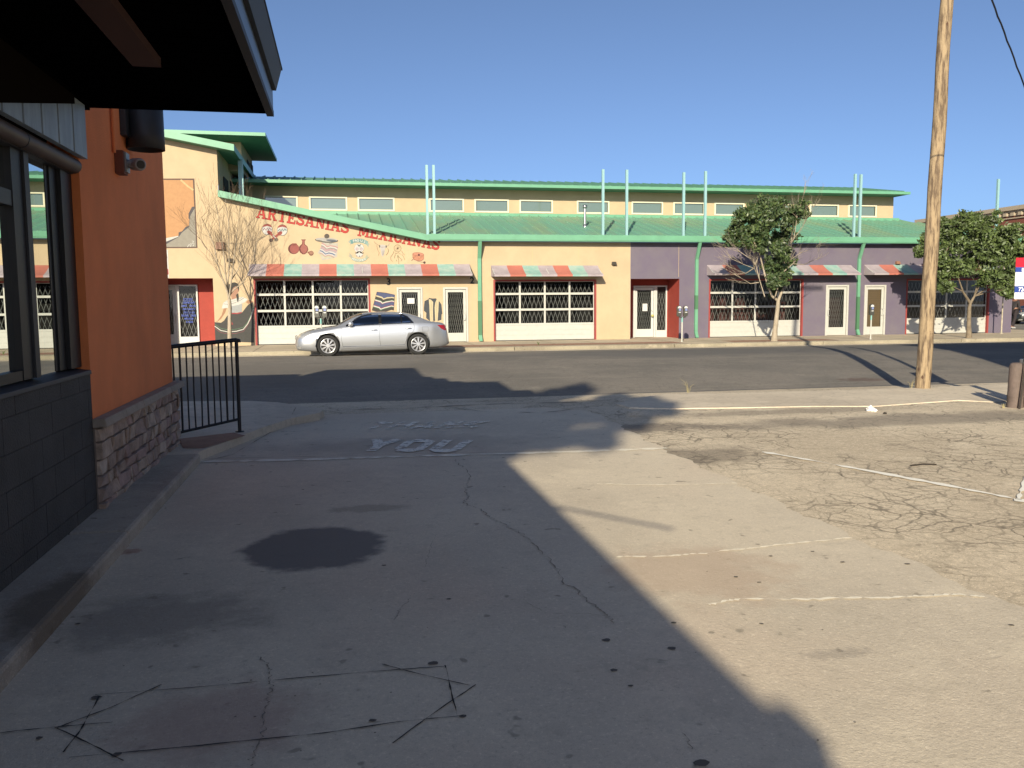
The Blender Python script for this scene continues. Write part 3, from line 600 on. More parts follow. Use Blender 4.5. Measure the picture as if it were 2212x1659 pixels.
# left entrance
zt1 = rZ(400, 615)
b = recess((ent1[0], ent1[1], 0, ent1[3]), Yr, redp, [(ent1[0] - .1, rX(335)), (rX(428), ent1[1] + .3)], zt1); b.build('recess_lining', redp, mk)
xa, xb1, xc_ = rX(352), rX(385.5), rX(428)
door((rX(335), rX(384), .15, zt1), 'lattice', 'R', Yr, parent=mk, name='entrance_door', dm=white, kick=.42)
sd = sidelight(rX(384.5), rX(428), zt1, .32, .16)
blue = mat('blue_window_lettering', (.045, .10, .50), .6, var=.45, vscale=45)
T8 = lambda x, y: (351.1 + .0893 * x, 598 + .0893 * y)
for ya, yb, segs in [(520, 575, [(505, 750)]), (598, 645, [(480, 780)]), (680, 725, [(455, 590), (655, 820)]), (760, 805, [(490, 790)]), (840, 885, [(510, 690), (705, 780)]), (912, 960, [(460, 640), (665, 815)]), (990, 1035, [(530, 760)]), (1065, 1115, [(575, 610), (630, 740)])]:
    for sa, sb in segs:
        b = MB(); xx = sa
        while xx < sb - 12:
            wd_ = min(random.uniform(26, 38), sb - xx); p, q = T8(xx, yb), T8(xx + wd_ - 7, ya)
            z0_, z1_ = rZ(*p), rZ(q[0], q[1]); x0_, x1_ = rX(p[0], p[1]), rX(q[0], p[1]); tt = (z1_ - z0_) * .22
            yy = Yr + .012
            b.quad((x0_, yy, z0_), (x1_, yy, z0_), (x1_, yy, z0_ + tt), (x0_, yy, z0_ + tt)); b.quad((x0_, yy, z1_ - tt), (x1_, yy, z1_ - tt), (x1_, yy, z1_), (x0_, yy, z1_))
            if random.random() < .8: b.quad((x0_, yy, z0_ + tt), (x0_ + tt * 1.6, yy, z0_ + tt), (x0_ + tt * 1.6, yy, z1_ - tt), (x0_, yy, z1_ - tt))
            if random.random() < .6: b.quad((x1_ - tt * 1.4, yy, z0_ + tt), (x1_, yy, z0_ + tt), (x1_, yy, z1_ - tt), (x1_ - tt * 1.4, yy, z1_ - tt))
            xx += wd_
        b.build('window_lettering', blue, sd)
# awnings
lav = mat('awning_lavender', (.50, .43, .46), .85, var=.22, vscale=3); red = mat('awning_red', (.58, .19, .14), .85, var=.15, vscale=2); tea = mat('awning_teal', (.24, .46, .41), .85, col2=(.42, .55, .48), vscale=3); whi = mat('awning_pale', (.58, .50, .50), .85, var=.2, vscale=3)
def awning(xl_, xr_, yt, yb, n, seq, p=.8):
    xm = (xl_ + xr_) / 2; zt = FZ(xm, yt); zb_ = onY(xm, yb, W0 - p).z; x0, x1 = FX(xl_, yt), FX(xr_, yt)
    g = thing('awning', None, None); g.parent = mk; g.matrix_parent_inverse = Matrix.Translation(-Vector(mk.location))
    b = MB(); Yf = W0 - p; nn = 5
    def pt(x, t): return (x, W0 - .01 - (p - .01) * t, zt + (zb_ + .07 - zt) * t - .035 * math.sin(math.pi * t))
    for i in range(n):
        a, c = x0 + (x1 - x0) * i / n, x0 + (x1 - x0) * (i + 1) / n; mm = seq[i % len(seq)]
        for k in range(nn): b.add([pt(a, k / nn), pt(c, k / nn), pt(c, (k + 1) / nn), pt(a, (k + 1) / nn)], [(0, 1, 2, 3)], mm)
        b.add([(a, Yf, zb_ + .07), (c, Yf, zb_ + .07), (c, Yf + .01, zb_), (a, Yf + .01, zb_)], [(0, 1, 2, 3)], mm)
    b.build('canvas', None, g)
    e = MB()
    for x, mm in ((x0, seq[0]), (x1, seq[(n - 1) % len(seq)])): e.add([pt(x, k / nn) for k in range(nn + 1)] + [(x, Yf + .01, zb_), (x, W0 - .012, zb_ + .02)], [tuple(range(nn + 3))], mm)
    e.build('end_flap', None, g)
    f = MB(); f.tube([(x0, Yf + .03, zb_ + .05), (x1, Yf + .03, zb_ + .05)], .016, 6)
    for x in (x0 + .02, (x0 + x1) / 2, x1 - .02): f.tube([(x, Yf + .03, zb_ + .03), (x, W0 - .02, zb_ + .04)], .014, 6); f.tube([(x, Yf + .02, zb_ + .06), (x, W0 - .02, zt - .05)], .014, 6)
    f.build('awning_frame', whitef, g)
awning(538.5, 1014, 570.5, 596, 13, [lav, red, tea]); awning(1060.5, 1291, 573.5, 597, 7, [lav, red, tea]); awning(1527, 1838, 572.5, 594.3, 10, [lav, red, tea]); awning(1866, 2140, 572, 593.5, 9, [lav, red, tea])
# wall lights
lm = mat('bronze_fixture', (.06, .05, .04), .5); lm2 = mat('brown_fixture', (.30, .15, .09), .6)
def wlight(px, py, w, h, m, deep=.16):
    p = FX(px, py); z = FZ(px, py); b = MB(); b.hexa([(p - w / 2, W0 - deep, z - h / 2), (p + w / 2, W0 - deep, z - h / 2), (p + w / 2, W0 - .001, z - h / 2), (p - w / 2, W0 - .001, z - h / 2)], [(p - w * .42, W0 - deep * .6, z + h / 2), (p + w * .42, W0 - deep * .6, z + h / 2), (p + w * .42, W0 - .001, z + h / 2), (p - w * .42, W0 - .001, z + h / 2)])
    b.build('wall_light', m, mk, bevel=.01)
wlight(1325.5, 569, .2, .13, lm); wlight(1937.5, 567.5, .2, .13, lm2); wlight(498, 562, .24, .12, lm); wlight(476, 531, .33, .28, lm2)
# thin control joints on the stucco
for px, ya, yb in [(1150, 528, 572), (1019, 528, 735), (1250, 528, 560), (1466.5, 530, 598), (873, 505, 572)]:
    x = FX(px, ya); b = MB(); b.box(x - .006, x + .006, W0 - .0025, W0 + .01, FZ(px, yb), FZ(px, ya)); b.build('control_joint', mat('joint_brown', (.42, .32, .17), .9), mk)  # joints are thin brown strips just proud of the wall
# ---------------------------------------------------------------- lettering, slab serif
lred = mat('letter_red', (.50, .05, .04), .8, var=.12, vscale=4); lout = mat('letter_outline', (.16, .025, .02), .8)
def arc(cx, cy, rx, ry, a0, a1, n=14): return [(cx + rx * math.cos(math.radians(a0 + (a1 - a0) * i / n)), cy + ry * math.sin(math.radians(a0 + (a1 - a0) * i / n))) for i in range(n + 1)]
T_, t_ = .19, .11; SF = .085
def sf(x0, x1, y): return ([(x0, y), (x1, y)], SF)
GL = {
 'A': (1.0, [([(.42, .97), (.14, .05)], t_), ([(.50, .97), (.82, .05)], T_), ([(.22, .33), (.72, .33)], .09), sf(-.02, .32, .043), sf(.6, 1.02, .043), sf(.3, .6, .957)]),
 'R': (.98, [([(.22, .04), (.22, .96)], T_), ([(.22, .93)] + arc(.55, .735, .2, .195, 90, -90, 10) + [(.22, .54)], .12), ([(.5, .54), (.8, .06)], .17), sf(.0, .42, .043), sf(.0, .35, .957), sf(.68, 1.0, .043)]),
 'T': (.92, [([(.46, .04), (.46, .96)], T_), ([(.0, .935), (.92, .935)], .13), ([(.045, .7), (.045, .95)], .09), ([(.875, .7), (.875, .95)], .09), sf(.25, .67, .043)]),
 'E': (.86, [([(.2, .03), (.2, .97)], T_), ([(.0, .06), (.84, .06)], .12), ([(.0, .94), (.82, .94)], .12), ([(.2, .5), (.55, .5)], .09), ([(.55, .38), (.55, .62)], .07), ([(.8, .05), (.8, .3)], .09), ([(.78, .72), (.78, .95)], .09)]),
 'S': (.82, [([(.74, .70)] + arc(.42, .74, .30, .20, 25, 180, 10) + [(.2, .6), (.62, .42)] + arc(.42, .26, .32, .20, 20, -155, 12), .165), ([(.76, .68), (.76, .97)], .08), ([(.06, .04), (.06, .33)], .08)]),
 'N': (1.0, [([(.2, .04), (.2, .96)], .11), ([(.16, .94), (.8, .06)], T_), ([(.82, .04), (.82, .96)], .11), sf(.0, .38, .043), sf(.0, .28, .957), sf(.66, 1.0, .957)]),
 'I': (.46, [([(.23, .04), (.23, .96)], T_), sf(.0, .46, .043), sf(.0, .46, .957)]),
 'M': (1.2, [([(.18, .04), (.18, .96)], .11), ([(.2, .95), (.58, .15)], .17), ([(.58, .15), (.96, .95)], .11), ([(1.0, .04), (1.0, .96)], T_), sf(.0, .36, .043), sf(.0, .26, .957), sf(.8, 1.2, .043), sf(.9, 1.18, .957)]),
 'X': (1.0, [([(.2, .95), (.8, .05)], T_), ([(.78, .95), (.2, .05)], .11), sf(.02, .38, .043), sf(.62, .98, .043), sf(.02, .4, .957), sf(.62, .96, .957)]),
 'C': (.88, [([(.78, .68)] + arc(.46, .5, .34, .42, 50, 310, 20) + [(.8, .3)], .165), ([(.8, .64), (.8, .97)], .08), ([(.82, .08), (.82, .32)], .06)])}
def stroke(b, pts, w, fr, yy, m, grow=0):
    n = len(pts); L = []
    for i in range(n):
        a = Vector(pts[max(i - 1, 0)]); c = Vector(pts[min(i + 1, n - 1)]); t = (c - a).normalized(); nr = Vector((-t.y, t.x)); p = Vector(pts[i])
        if i == 0: p = p - t * grow
        if i == n - 1: p = p + t * grow
        L.append((p + nr * (w / 2 + grow), p - nr * (w / 2 + grow)))
    vs = [fr(q.x, q.y, yy) for pr in L for q in pr]
    b.add(vs, [(2 * i, 2 * i + 1, 2 * i + 3, 2 * i + 2) for i in range(n - 1)], m)
def word(txt, bl, br, H):
    A, B = onY(*bl, W0), onY(*br, W0); dirv = Vector((B.x - A.x, 0, B.z - A.z)); Ltot = dirv.length; dirv.normalize(); upv = Vector((-dirv.z, 0, dirv.x))
    gap = .10; tot = sum(GL[c][0] for c in txt) + gap * (len(txt) - 1); sx = Ltot / tot
    u = 0; b = MB(); lay = 0
    for ch_ in txt:
        wch, st = GL[ch_]
        def fr(x, y, yy, u=u): q = A + dirv * ((u + x) * sx) + upv * (y * H); return (q.x, W0 - yy, q.z)
        for pts, wd in st: lay += 1; stroke(b, pts, wd, fr, .003 + (lay % 8) * .0003, lout, .032)
        for pts, wd in st: lay += 1; stroke(b, pts, wd, fr, .0065 + (lay % 8) * .0003, lred)
        u += wch + gap
    return b.build('wall_lettering', None, mk)
T5 = lambda x, y: (521 + .1984 * x, 428 + .1984 * y)
word('ARTESANIAS', T5(165, 212), T5(1165, 383), .43); word('MEXICANAS', T5(1268, 408), T5(2150, 565), .43)
# ---------------------------------------------------------------- murals (flat paint on the wall)
def C(*c):
    c = tuple(k * .78 for k in c); return mat('mural_%02d_%02d_%02d' % tuple(int(k * 99) for k in c), c, .85, var=.12, vscale=9)
class Mural:
    def __init__(s, T): s.b = MB(); s.T = T; s.k = 0
    def pt(s, x, y): s_ = s.T(x, y); p = onY(s_[0], s_[1], W0); return (p.x, W0 - .003 - s.k * .0006, p.z)
    def poly(s, pts, col): s.k += 1; s.b.poly([s.pt(*p) for p in pts], C(*col))
    def ell(s, cx, cy, rx, ry, col, rot=0, n=20):
        c_, s_ = math.cos(rot), math.sin(rot); s.poly([(cx + rx * math.cos(2 * math.pi * i / n) * c_ - ry * math.sin(2 * math.pi * i / n) * s_, cy + rx * math.cos(2 * math.pi * i / n) * s_ + ry * math.sin(2 * math.pi * i / n) * c_) for i in range(n)], col)
    def line(s, pts, w, col):
        s.k += 1; n = len(pts); vs = []
        for i in range(n):
            a = Vector(pts[max(i - 1, 0)]); c = Vector(pts[min(i + 1, n - 1)]); t = (c - a).normalized(); nr = Vector((-t.y, t.x)) * w / 2; p = Vector(pts[i]); vs += [s.pt(*(p + nr)), s.pt(*(p - nr))]
        s.b.add(vs, [(2 * i, 2 * i + 1, 2 * i + 3, 2 * i + 2) for i in range(n - 1)], C(*col))
    def done(s, name): return s.b.build(name, None, mk)
WH, BK, RD, TL = (.75, .73, .68), (.06, .055, .05), (.42, .10, .08), (.18, .38, .38)
M = Mural(T5)   # maracas
for cx, cy, sx_ in ((283, 340, 1), (447, 348, -1)):
    M.ell(cx, cy, 58, 62, BK); M.ell(cx, cy, 54, 58, WH); M.poly([(cx - 52, cy - 22), (cx - 36, cy - 50), (cx, cy - 58), (cx + 36, cy - 50), (cx + 52, cy - 22), (cx, cy - 38)], RD)
    M.line([(cx - 45, cy + 10), (cx - 28, cy - 12), (cx - 14, cy + 10), (cx, cy - 14), (cx + 14, cy + 8), (cx + 28, cy - 12), (cx + 45, cy + 6)], 9, (.08, .25, .25) if sx_ < 0 else (.30, .08, .12)); M.ell(cx + sx_ * 26, cy + 36, 30, 20, RD, sx_ * .6)
M.line([(315, 385), (395, 450)], 22, RD); M.line([(415, 385), (330, 455)], 22, RD); M.ell(325, 458, 22, 20, (.15, .1, .08)); M.ell(382, 452, 22, 20, (.2, .16, .12)); M.line([(345, 405), (375, 435)], 10, WH); M.done('maracas_mural')
M = Mural(T5); M.ell(572, 552, 62, 58, (.17, .05, .045)); M.ell(580, 552, 50, 52, (.40, .12, .10)); M.poly([(550, 500), (556, 492), (600, 492), (608, 502), (600, 515), (558, 515)], (.30, .09, .07))
M.poly([(652, 450), (705, 450), (692, 470), (692, 500), (722, 525), (732, 560), (715, 595), (690, 612), (668, 612), (640, 590), (625, 555), (635, 522), (662, 498), (664, 468)], (.20, .06, .05)); M.poly([(664, 458), (698, 458), (686, 475), (686, 505), (716, 530), (722, 560), (705, 592), (680, 605), (655, 580), (645, 550), (655, 520), (672, 500)], (.42, .15, .12))
M.ell(762, 600, 27, 27, (.20, .09, .06)); M.ell(763, 596, 22, 18, (.42, .22, .15)); M.ell(733, 592, 11, 11, (.3, .12, .08)); M.done('pottery_mural')
M = Mural(T5)   # sombrero and serape
sa_l, sa_r = lambda t: (880 - 45 * t - 20 * math.sin(t * 3), 485 + 115 * t), lambda t: (1052 - 20 * t, 500 + 130 * t)
M.poly([(880, 482), (1055, 490), (1050, 560), (1045, 640), (965, 665), (880, 676), (862, 625), (832, 595), (858, 555)], (.60, .56, .48))
cols = [(.60, .30, .30), (.7, .68, .62), (.35, .3, .3), (.58, .33, .36), (.45, .36, .42), (.7, .68, .66), (.10, .18, .36), (.7, .66, .64), (.55, .36, .32), (.6, .6, .40)]
for i, cc in enumerate(cols):
    t = i / 9.5; yo = 500 + 125 * t; xl0, xr0 = 876 - 28 * t, 1054 - 50 * t; M.line([(xl0, yo - 8), (xl0 + 28, yo + 2), (xl0 + 60, yo + 30), (xl0 + 95, yo + 18), (xr0 - 30, yo + 26), (xr0, yo + 42)], 10, cc)
M.ell(930, 458, 127, 27, BK, .05); M.ell(930, 452, 120, 22, (.52, .50, .46), .05); M.ell(985, 462, 62, 12, (.15, .17, .2), .1); M.ell(850, 466, 38, 9, (.2, .18, .15), .15); M.ell(932, 414, 28, 26, (.13, .11, .09)); M.poly([(950, 484), (1000, 484), (965, 505)], (.4, .38, .34)); M.done('sombrero_mural')
T7 = lambda x, y: ((1350 + x * .0678) * .5486, (930 + y * .0678) * .5486)
M = Mural(T7)
M.poly([(420, 215), (640, 160), (900, 130), (1100, 145), (1300, 215), (1490, 320), (1370, 490), (1180, 410), (950, 365), (750, 375), (600, 400), (500, 460)], (.25, .40, .37)); M.poly([(420, 215), (500, 460), (460, 470), (415, 580), (440, 440), (300, 335)], (.42, .48, .40)); M.poly([(420, 215), (580, 250), (600, 440), (500, 440)], TL)
M.poly([(1450, 375), (1580, 465), (1490, 490), (1490, 670), (1360, 490)], (.40, .50, .42)); M.poly([(1330, 290), (1450, 330), (1370, 490), (1290, 440)], (.30, .48, .46))
M.poly([(460, 1270), (560, 1210), (700, 1280), (950, 1320), (1200, 1290), (1350, 1230), (1400, 1370), (1200, 1470), (950, 1510), (700, 1470), (520, 1380)], (.42, .50, .40)); M.poly([(370, 960), (570, 1140), (480, 1270), (300, 1130), (390, 1130)], (.48, .48, .38)); M.poly([(1420, 1050), (1440, 1200), (1560, 1195), (1400, 1340), (1300, 1190)], (.48, .50, .36))
M.ell(940, 700, 290, 270, (.35, .33, .28)); M.ell(940, 700, 275, 255, WH); M.ell(950, 1060, 220, 170, (.40, .37, .3)); M.ell(950, 1055, 205, 160, WH); M.ell(825, 745, 90, 90, (.35, .3, .32)); M.ell(825, 745, 70, 70, (.62, .5, .5)); M.ell(1060, 745, 90, 90, (.35, .3, .32)); M.ell(1060, 745, 70, 70, (.62, .52, .52))
M.poly([(690, 920), (760, 970), (860, 880), (950, 880), (1040, 880), (1140, 980), (1205, 930), (1190, 1000), (1120, 1010), (1030, 990), (950, 910), (870, 1000), (740, 1010)], (.05, .04, .035)); M.line([(850, 490), (940, 540), (1050, 490)], 40, (.08, .13, .12)); M.line([(880, 590), (940, 520), (1020, 590)], 34, (.08, .13, .12)); M.line([(945, 570), (945, 650)], 30, (.15, .15, .14)); M.poly([(920, 1190), (965, 1110), (1010, 1190)], (.12, .12, .1)); M.ell(810, 1145, 35, 35, (.4, .3, .28)); M.ell(1110, 1145, 30, 30, (.45, .3, .25))
M.done('skull_mural')
wpaint = mat('white_lettering', (.78, .78, .74), .8)
def banner_text(txt, pts, size):
    for ch_, (x, y, rot) in zip(txt, pts):
        if ch_ == ' ': continue
        me = font_mesh(ch_, 'banner_lettering', wpaint, size, 0, .0, 'CENTER'); p = onY(*T7(x, y), W0)
        for v in me.vertices: q = Vector((v.co.x, v.co.y)); q.rotate(Matrix.Rotation(rot, 2)); v.co = (p.x + q.x, W0 - .03, p.z + q.y - size * .33)
        o = bpy.data.objects.new('banner_lettering', me); link(o); o.parent = mk; o.matrix_parent_inverse = Matrix.Translation(-Vector(mk.location))
banner_text('PAGUS', [(640, 275, .18), (760, 255, .1), (880, 250, .03), (1080, 270, -.12), (1240, 320, -.4)], .13)
banner_text('MEXICANOS', [(560, 1320, -.4), (650, 1355, -.3), (740, 1385, -.2), (830, 1400, -.1), (920, 1410, 0), (1010, 1410, .05), (1110, 1390, .12), (1210, 1370, .2), (1310, 1325, .3)], .10)
T9 = lambda x, y: ((1480 + x * .1085) * .5486, (930 + y * .1085) * .5486)
M = Mural(T9); OL = (.30, .23, .12)
M.line([(-70, 190), (-20, 250), (30, 290), (130, 350)], 22, (.45, .35, .22)); M.line([(490, 260), (460, 330), (380, 385)], 26, (.5, .42, .34)); M.poly([(130, 320), (250, 300), (380, 340), (390, 410), (330, 450), (310, 620), (250, 750), (200, 690), (180, 520), (130, 400)], (.62, .58, .54)); M.ell(140, 370, 18, 50, BK); M.ell(372, 375, 18, 50, BK); M.line([(225, 520), (240, 690)], 14, (.25, .23, .22)); M.line([(290, 520), (275, 680)], 14, (.25, .23, .22)); M.line([(190, 400), (330, 390)], 18, (.45, .32, .34))
M.line([(430, 440), (465, 520), (430, 620), (370, 690)], 16, (.25, .19, .09)); M.line([(30, 330), (60, 480), (120, 600), (90, 710)], 14, (.4, .28, .15)); M.done('bull_skull_mural')
M = Mural(T9); n = 26
M.line([(788 + 130 * math.cos(2 * math.pi * i / n), 440 + 130 * math.sin(2 * math.pi * i / n)) for i in range(n + 1)], 14, OL)
for i in range(14): a = 2 * math.pi * i / 14; M.line([(788 + 25 * math.cos(a), 440 + 25 * math.sin(a)), (788 + 122 * math.cos(a + .1), 440 + 122 * math.sin(a + .1))], 5, (.42, .33, .18))
M.ell(788, 442, 28, 28, (.16, .08, .06))
for L_ in [[(660, 540), (620, 640), (540, 750), (540, 850), (610, 925)], [(690, 590), (710, 640), (790, 610)], [(800, 570), (850, 640), (900, 650)], [(930, 530), (970, 610), (1040, 690)], [(940, 660), (1000, 740), (1045, 860)], [(795, 680), (800, 780), (830, 900), (830, 1000)], [(830, 750), (900, 820), (955, 850), (900, 900)], [(670, 800), (700, 660)], [(745, 850), (750, 910)]]: M.line(L_, 13, OL)
M.ell(797, 730, 24, 45, OL); M.ell(797, 730, 12, 28, (.5, .5, .3)); M.done('dream_catcher_mural')
M = Mural(T9); M.poly([(1330, 640), (1745, 680), (1745, 830), (1660, 900), (1500, 895), (1370, 850), (1335, 780)], (.30, .10, .07)); M.poly([(1345, 660), (1735, 695), (1735, 820), (1650, 885), (1510, 880), (1385, 835), (1350, 770)], (.66, .30, .18)); M.ell(1537, 655, 207, 68, (.30, .10, .07), .08); M.ell(1537, 655, 195, 57, (.66, .30, .20), .08); M.line([(1360, 780), (1500, 700), (1560, 840), (1690, 720)], 12, (.35, .14, .08)); M.ell(1560, 680, 40, 40, (.14, .04, .04)); M.line([(1290, 890), (1350, 840)], 18, (.16, .08, .06)); M.line([(1500, 905), (1740, 960)], 12, (.16, .07, .05)); M.ell(1762, 957, 44, 44, (.10, .06, .05)); M.done('drum_mural')
T10 = lambda x, y: (455.3 + .09264 * x, 592.5 + .09264 * y)
M = Mural(T10); GR = (.075, .075, .07); SK = (.48, .26, .15)
M.poly([(85, 1085), (150, 1095), (255, 950), (300, 800), (375, 790), (330, 900), (240, 1040), (150, 1110)], SK); M.poly([(820, 650), (880, 590), (990, 630), (985, 650), (870, 690)], SK); M.poly([(470, 330), (560, 270), (640, 290), (650, 400), (600, 480), (590, 580), (500, 610), (470, 500)], (.50, .28, .19))
M.poly([(90, 1115), (240, 1130), (310, 1080), (360, 1000), (420, 930), (560, 925), (730, 890), (800, 800), (880, 700), (985, 645), (1000, 700), (1012, 1592), (108, 1560), (95, 1280)], GR)
M.poly([(490, 720), (735, 690), (722, 885), (490, 900)], (.45, .47, .47)); M.line([(490, 912), (620, 915), (720, 890)], 26, (.45, .06, .07))
M.poly([(255, 800), (290, 670), (350, 620), (500, 590), (640, 545), (745, 525), (860, 585), (800, 650), (640, 715), (500, 740), (380, 785)], WH); M.line([(300, 690), (400, 700), (560, 665), (700, 600), (780, 545)], 8, (.1, .12, .1)); M.line([(330, 640), (440, 640), (600, 610), (740, 530)], 6, (.12, .3, .2))
M.poly([(415, 300), (420, 240), (480, 200), (560, 185), (630, 215), (660, 300), (655, 400), (630, 330), (590, 270), (520, 320), (480, 400), (450, 420)], BK); M.poly([(590, 480), (640, 440), (655, 560), (635, 665), (612, 600)], BK)
for off, w_, cc in ((0, 9, (.15, .30, .17)), (48, 20, (.72, .70, .64)), (96, 8, (.36, .12, .14))): M.line([(92, 1160 + off), (230, 1260 + off), (400, 1295 + off), (600, 1280 + off), (760, 1235 + off), (860, 1120 + off * .8), (940, 950 + off * .8), (985 + off * .15, 760 + off)], w_, cc)
M.poly([(485, 1100), (525, 1160), (490, 1185)], (.4, .08, .08)); M.done('dancer_mural')
T11 = lambda x, y: (351.1 + .10576 * x, 373 + .10576 * y)
M = Mural(T11); M.poly([(-300, 120), (650, 120), (715, 1540), (-300, 1545)], (.16, .10, .08)); M.poly([(-300, 145), (620, 152), (690, 1515), (-300, 1520)], (.66, .36, .17)); M.line([(370, 145), (520, 280), (630, 355)], 34, (.72, .55, .28))
M.poly([(655, 690), (600, 700), (560, 780), (535, 830), (530, 930), (550, 960), (540, 1080), (470, 1110), (400, 1195), (330, 1220), (325, 1300), (50, 1420), (-300, 1480), (-300, 1515), (690, 1515)], (.12, .11, .12)); M.poly([(655, 730), (590, 840), (560, 900), (545, 1110), (400, 1220), (335, 1310), (60, 1470), (-300, 1510), (-300, 1518), (688, 1515)], (.38, .35, .29)); M.poly([(-300, 1400), (50, 1340), (320, 1290), (330, 1305), (60, 1415), (-300, 1450)], (.72, .70, .64))
for L_ in [[(510, 1520), (545, 1460), (580, 1515)], [(580, 1440), (585, 1490)], [(600, 1395), (640, 1400), (610, 1450), (650, 1455)], [(620, 1500), (645, 1470)]]: M.line(L_, 13, WH)
M.done('landscape_mural')
p = Mural(T11); p.poly([(-250, 1570), (112, 1575), (135, 2150), (-250, 2160)], WH); p.poly([(-250, 1960), (115, 1965), (125, 2080), (-250, 2085)], (.45, .05, .05)); p.line([(80, 1640), (95, 1740)], 10, (.3, .3, .3)); p.done('poster')
T12 = lambda x, y: (795.5 + .0868 * x, 608.9 + .0868 * y)
M = Mural(T12); NV, CRM, DKG, GN = (.10, .12, .24), (.72, .62, .40), (.07, .065, .06), (.10, .20, .10)
def bp(t): L_, R2 = (215 - 125 * t, 250 + 460 * t), (658 - 25 * t, 322 + 390 * t); return [L_, (L_[0] + 150, L_[1] + 45), (L_[0] + 190, L_[1] + 85), (L_[0] + 270, L_[1] + 55), (R2[0] - 60, R2[1] - 15), R2]
bands = [(0, .17, NV), (.17, .24, CRM), (.24, .37, DKG), (.37, .40, GN), (.40, .46, WH), (.46, .49, (.3, .06, .1)), (.49, .68, NV), (.68, .72, (.3, .06, .1)), (.72, .78, WH), (.78, .82, GN), (.82, 1, DKG)]
for a, c, cc in bands:
    A_, B_ = bp(a), bp(c)
    if a == 0: A_ = [(215, 250), (330, 262), (440, 275), (520, 290), (600, 306), (658, 322)]
    M.k += 1
    for i in range(5): M.b.add([M.pt(*A_[i]), M.pt(*A_[i + 1]), M.pt(*B_[i + 1]), M.pt(*B_[i])], [(0, 1, 2, 3)], C(*cc))
M.line([(215, 250), (440, 275), (658, 322), (632, 710)], 7, BK); M.line([(215, 250), (92, 710)], 7, BK); M.done('blanket_mural')
M = Mural(T12); M.poly([(1510, 400), (1600, 415), (1690, 410), (1705, 450), (1770, 490), (1820, 560), (1845, 800), (1825, 805), (1820, 945), (1730, 970), (1530, 975), (1440, 900), (1445, 770), (1385, 720), (1385, 640), (1400, 480), (1500, 430)], (.075, .085, .10)); M.poly([(1505, 430), (1560, 440), (1615, 500), (1610, 700), (1615, 975), (1535, 975), (1520, 600)], CRM); M.poly([(1700, 440), (1755, 470), (1745, 700), (1725, 975), (1665, 975), (1650, 640), (1665, 520)], CRM)
for x in (1565, 1700): M.line([(x, 480), (x + 8, 600), (x - 6, 700), (x + 6, 820), (x - 4, 950)], 6, (.45, .36, .2))
M.done('shirt_mural')
T6 = lambda x, y: (603.5 + .1984 * x, 576 + .1984 * y)
for ch_, (x, y) in (('3', (1190, 200)), ('2', (2098, 186))):
    me = font_mesh(ch_, 'door_number', mat('black_numeral', (.01, .01, .01), .6), .36, .01, .008, 'CENTER'); p = onY(*T6(x, y), W0)
    for v in me.vertices: v.co = (p.x + v.co.x, W0 - .02 - v.co.z, p.z + v.co.y + .01)
    o = bpy.data.objects.new('door_number', me); link(o); o.parent = mk; o.matrix_parent_inverse = Matrix.Translation(-Vector(mk.location))
# ================================================================ NEAR BUILDING (left)
WX = -1.8
nb = thing('corner_building', 'near building with black block wall, orange stucco pier, stone skirting and dark metal canopy', 'building', (-4, 2, .15))
orange = mat('orange_stucco', (.80, .245, .085), .9, var=.16, vscale=1.6, stretch=(1, 1, .6), bump=.35, bscale=90)
blockm = mat('black_block', (.05, .049, .049), .8, var=.35, vscale=3, bump=.4, bscale=70)
NY0, NY1 = 6.68, 9.72
b = MB(); b.box(-5, WX, NY0, NY1, .1, 3.42); b.box(-5, WX, NY0, 8.8, 3.421, 3.64); b.build('pier', orange, nb)
b = MB(); b.box(-5, -3.0, 7, 9.3, 3.84, 4.35); b.build('pier_shadow_box', orange, nb)  # unseen box above the pier, added to set its shadow corner on the road
b = MB(); b.box(-4.4, -2.25, 2.2, 4.8, 3.2, 4.9); b.build('roof_shadow_box', mat('shadow_box_grey', (.3, .3, .3), .6), nb, bevel=.02)  # unseen box on the roof, added to cast a second step of road shadow
b = MB(); b.box(-9, -5.001, 6.9, NY1, .1, 3.85); b.build('street_wall', orange, nb)
zsill = 1.30; WXg = -1.90
b = MB()   # block wall, courses with joints
z = .15; course = 0
while z < 1.26 - .01:
    z1 = min(z + .2, 1.26); y = -7.0 - (.2 if course % 2 else 0)
    while y < NY0:
        e = min(y + .4, NY0 - .001); a = max(y, -7.0); b.box(WX - .12, WX - random.uniform(0, .0015), a + .002, e - .002, z + .002, z1 - .002); y += .4
    z = z1; course += 1
b.box(WX - .3, WX - .006, -7, NY0 - .002, .15, 1.255); b.build('block_wall', blockm, nb)
b = MB(); b.hexa([(WXg - .1, 2.6, 1.257), (WX + .012, 2.6, 1.257), (WX + .012, NY0 - .002, 1.257), (WXg - .1, NY0 - .002, 1.257)], [(WXg - .1, 2.6, 1.315), (WX + .008, 2.6, 1.285), (WX + .008, NY0 - .002, 1.285), (WXg - .1, NY0 - .002, 1.315)]); b.build('window_sill', mat('dark_sill', (.05, .048, .055), .6, var=.3, vscale=8), nb, bevel=.004)
b = MB(); b.box(-2.3, WX - .002, -7, 2.6, 1.26, 3.19); b.box(-2.4, -2.0, 2.6, NY0 - .002, 2.74, 3.19); b.box(-9, -2.31, -7, -6.8, .1, 3.1); b.box(-9, WX - .01, -7, 6.8, 3.10, 3.18); b.build('upper_wall', mat('dark_wall', (.05, .035, .03), .9), nb)
fr_x = mat('shadow_nib_grey', (.1, .1, .1), .6)
b = MB(); b.box(-1.83, -1.71, -5.12, -4.82, 2.98, 3.185); b.build('roof_shadow_nib', fr_x, nb)  # small unseen block, added for the bulge in the foreground shadow edge
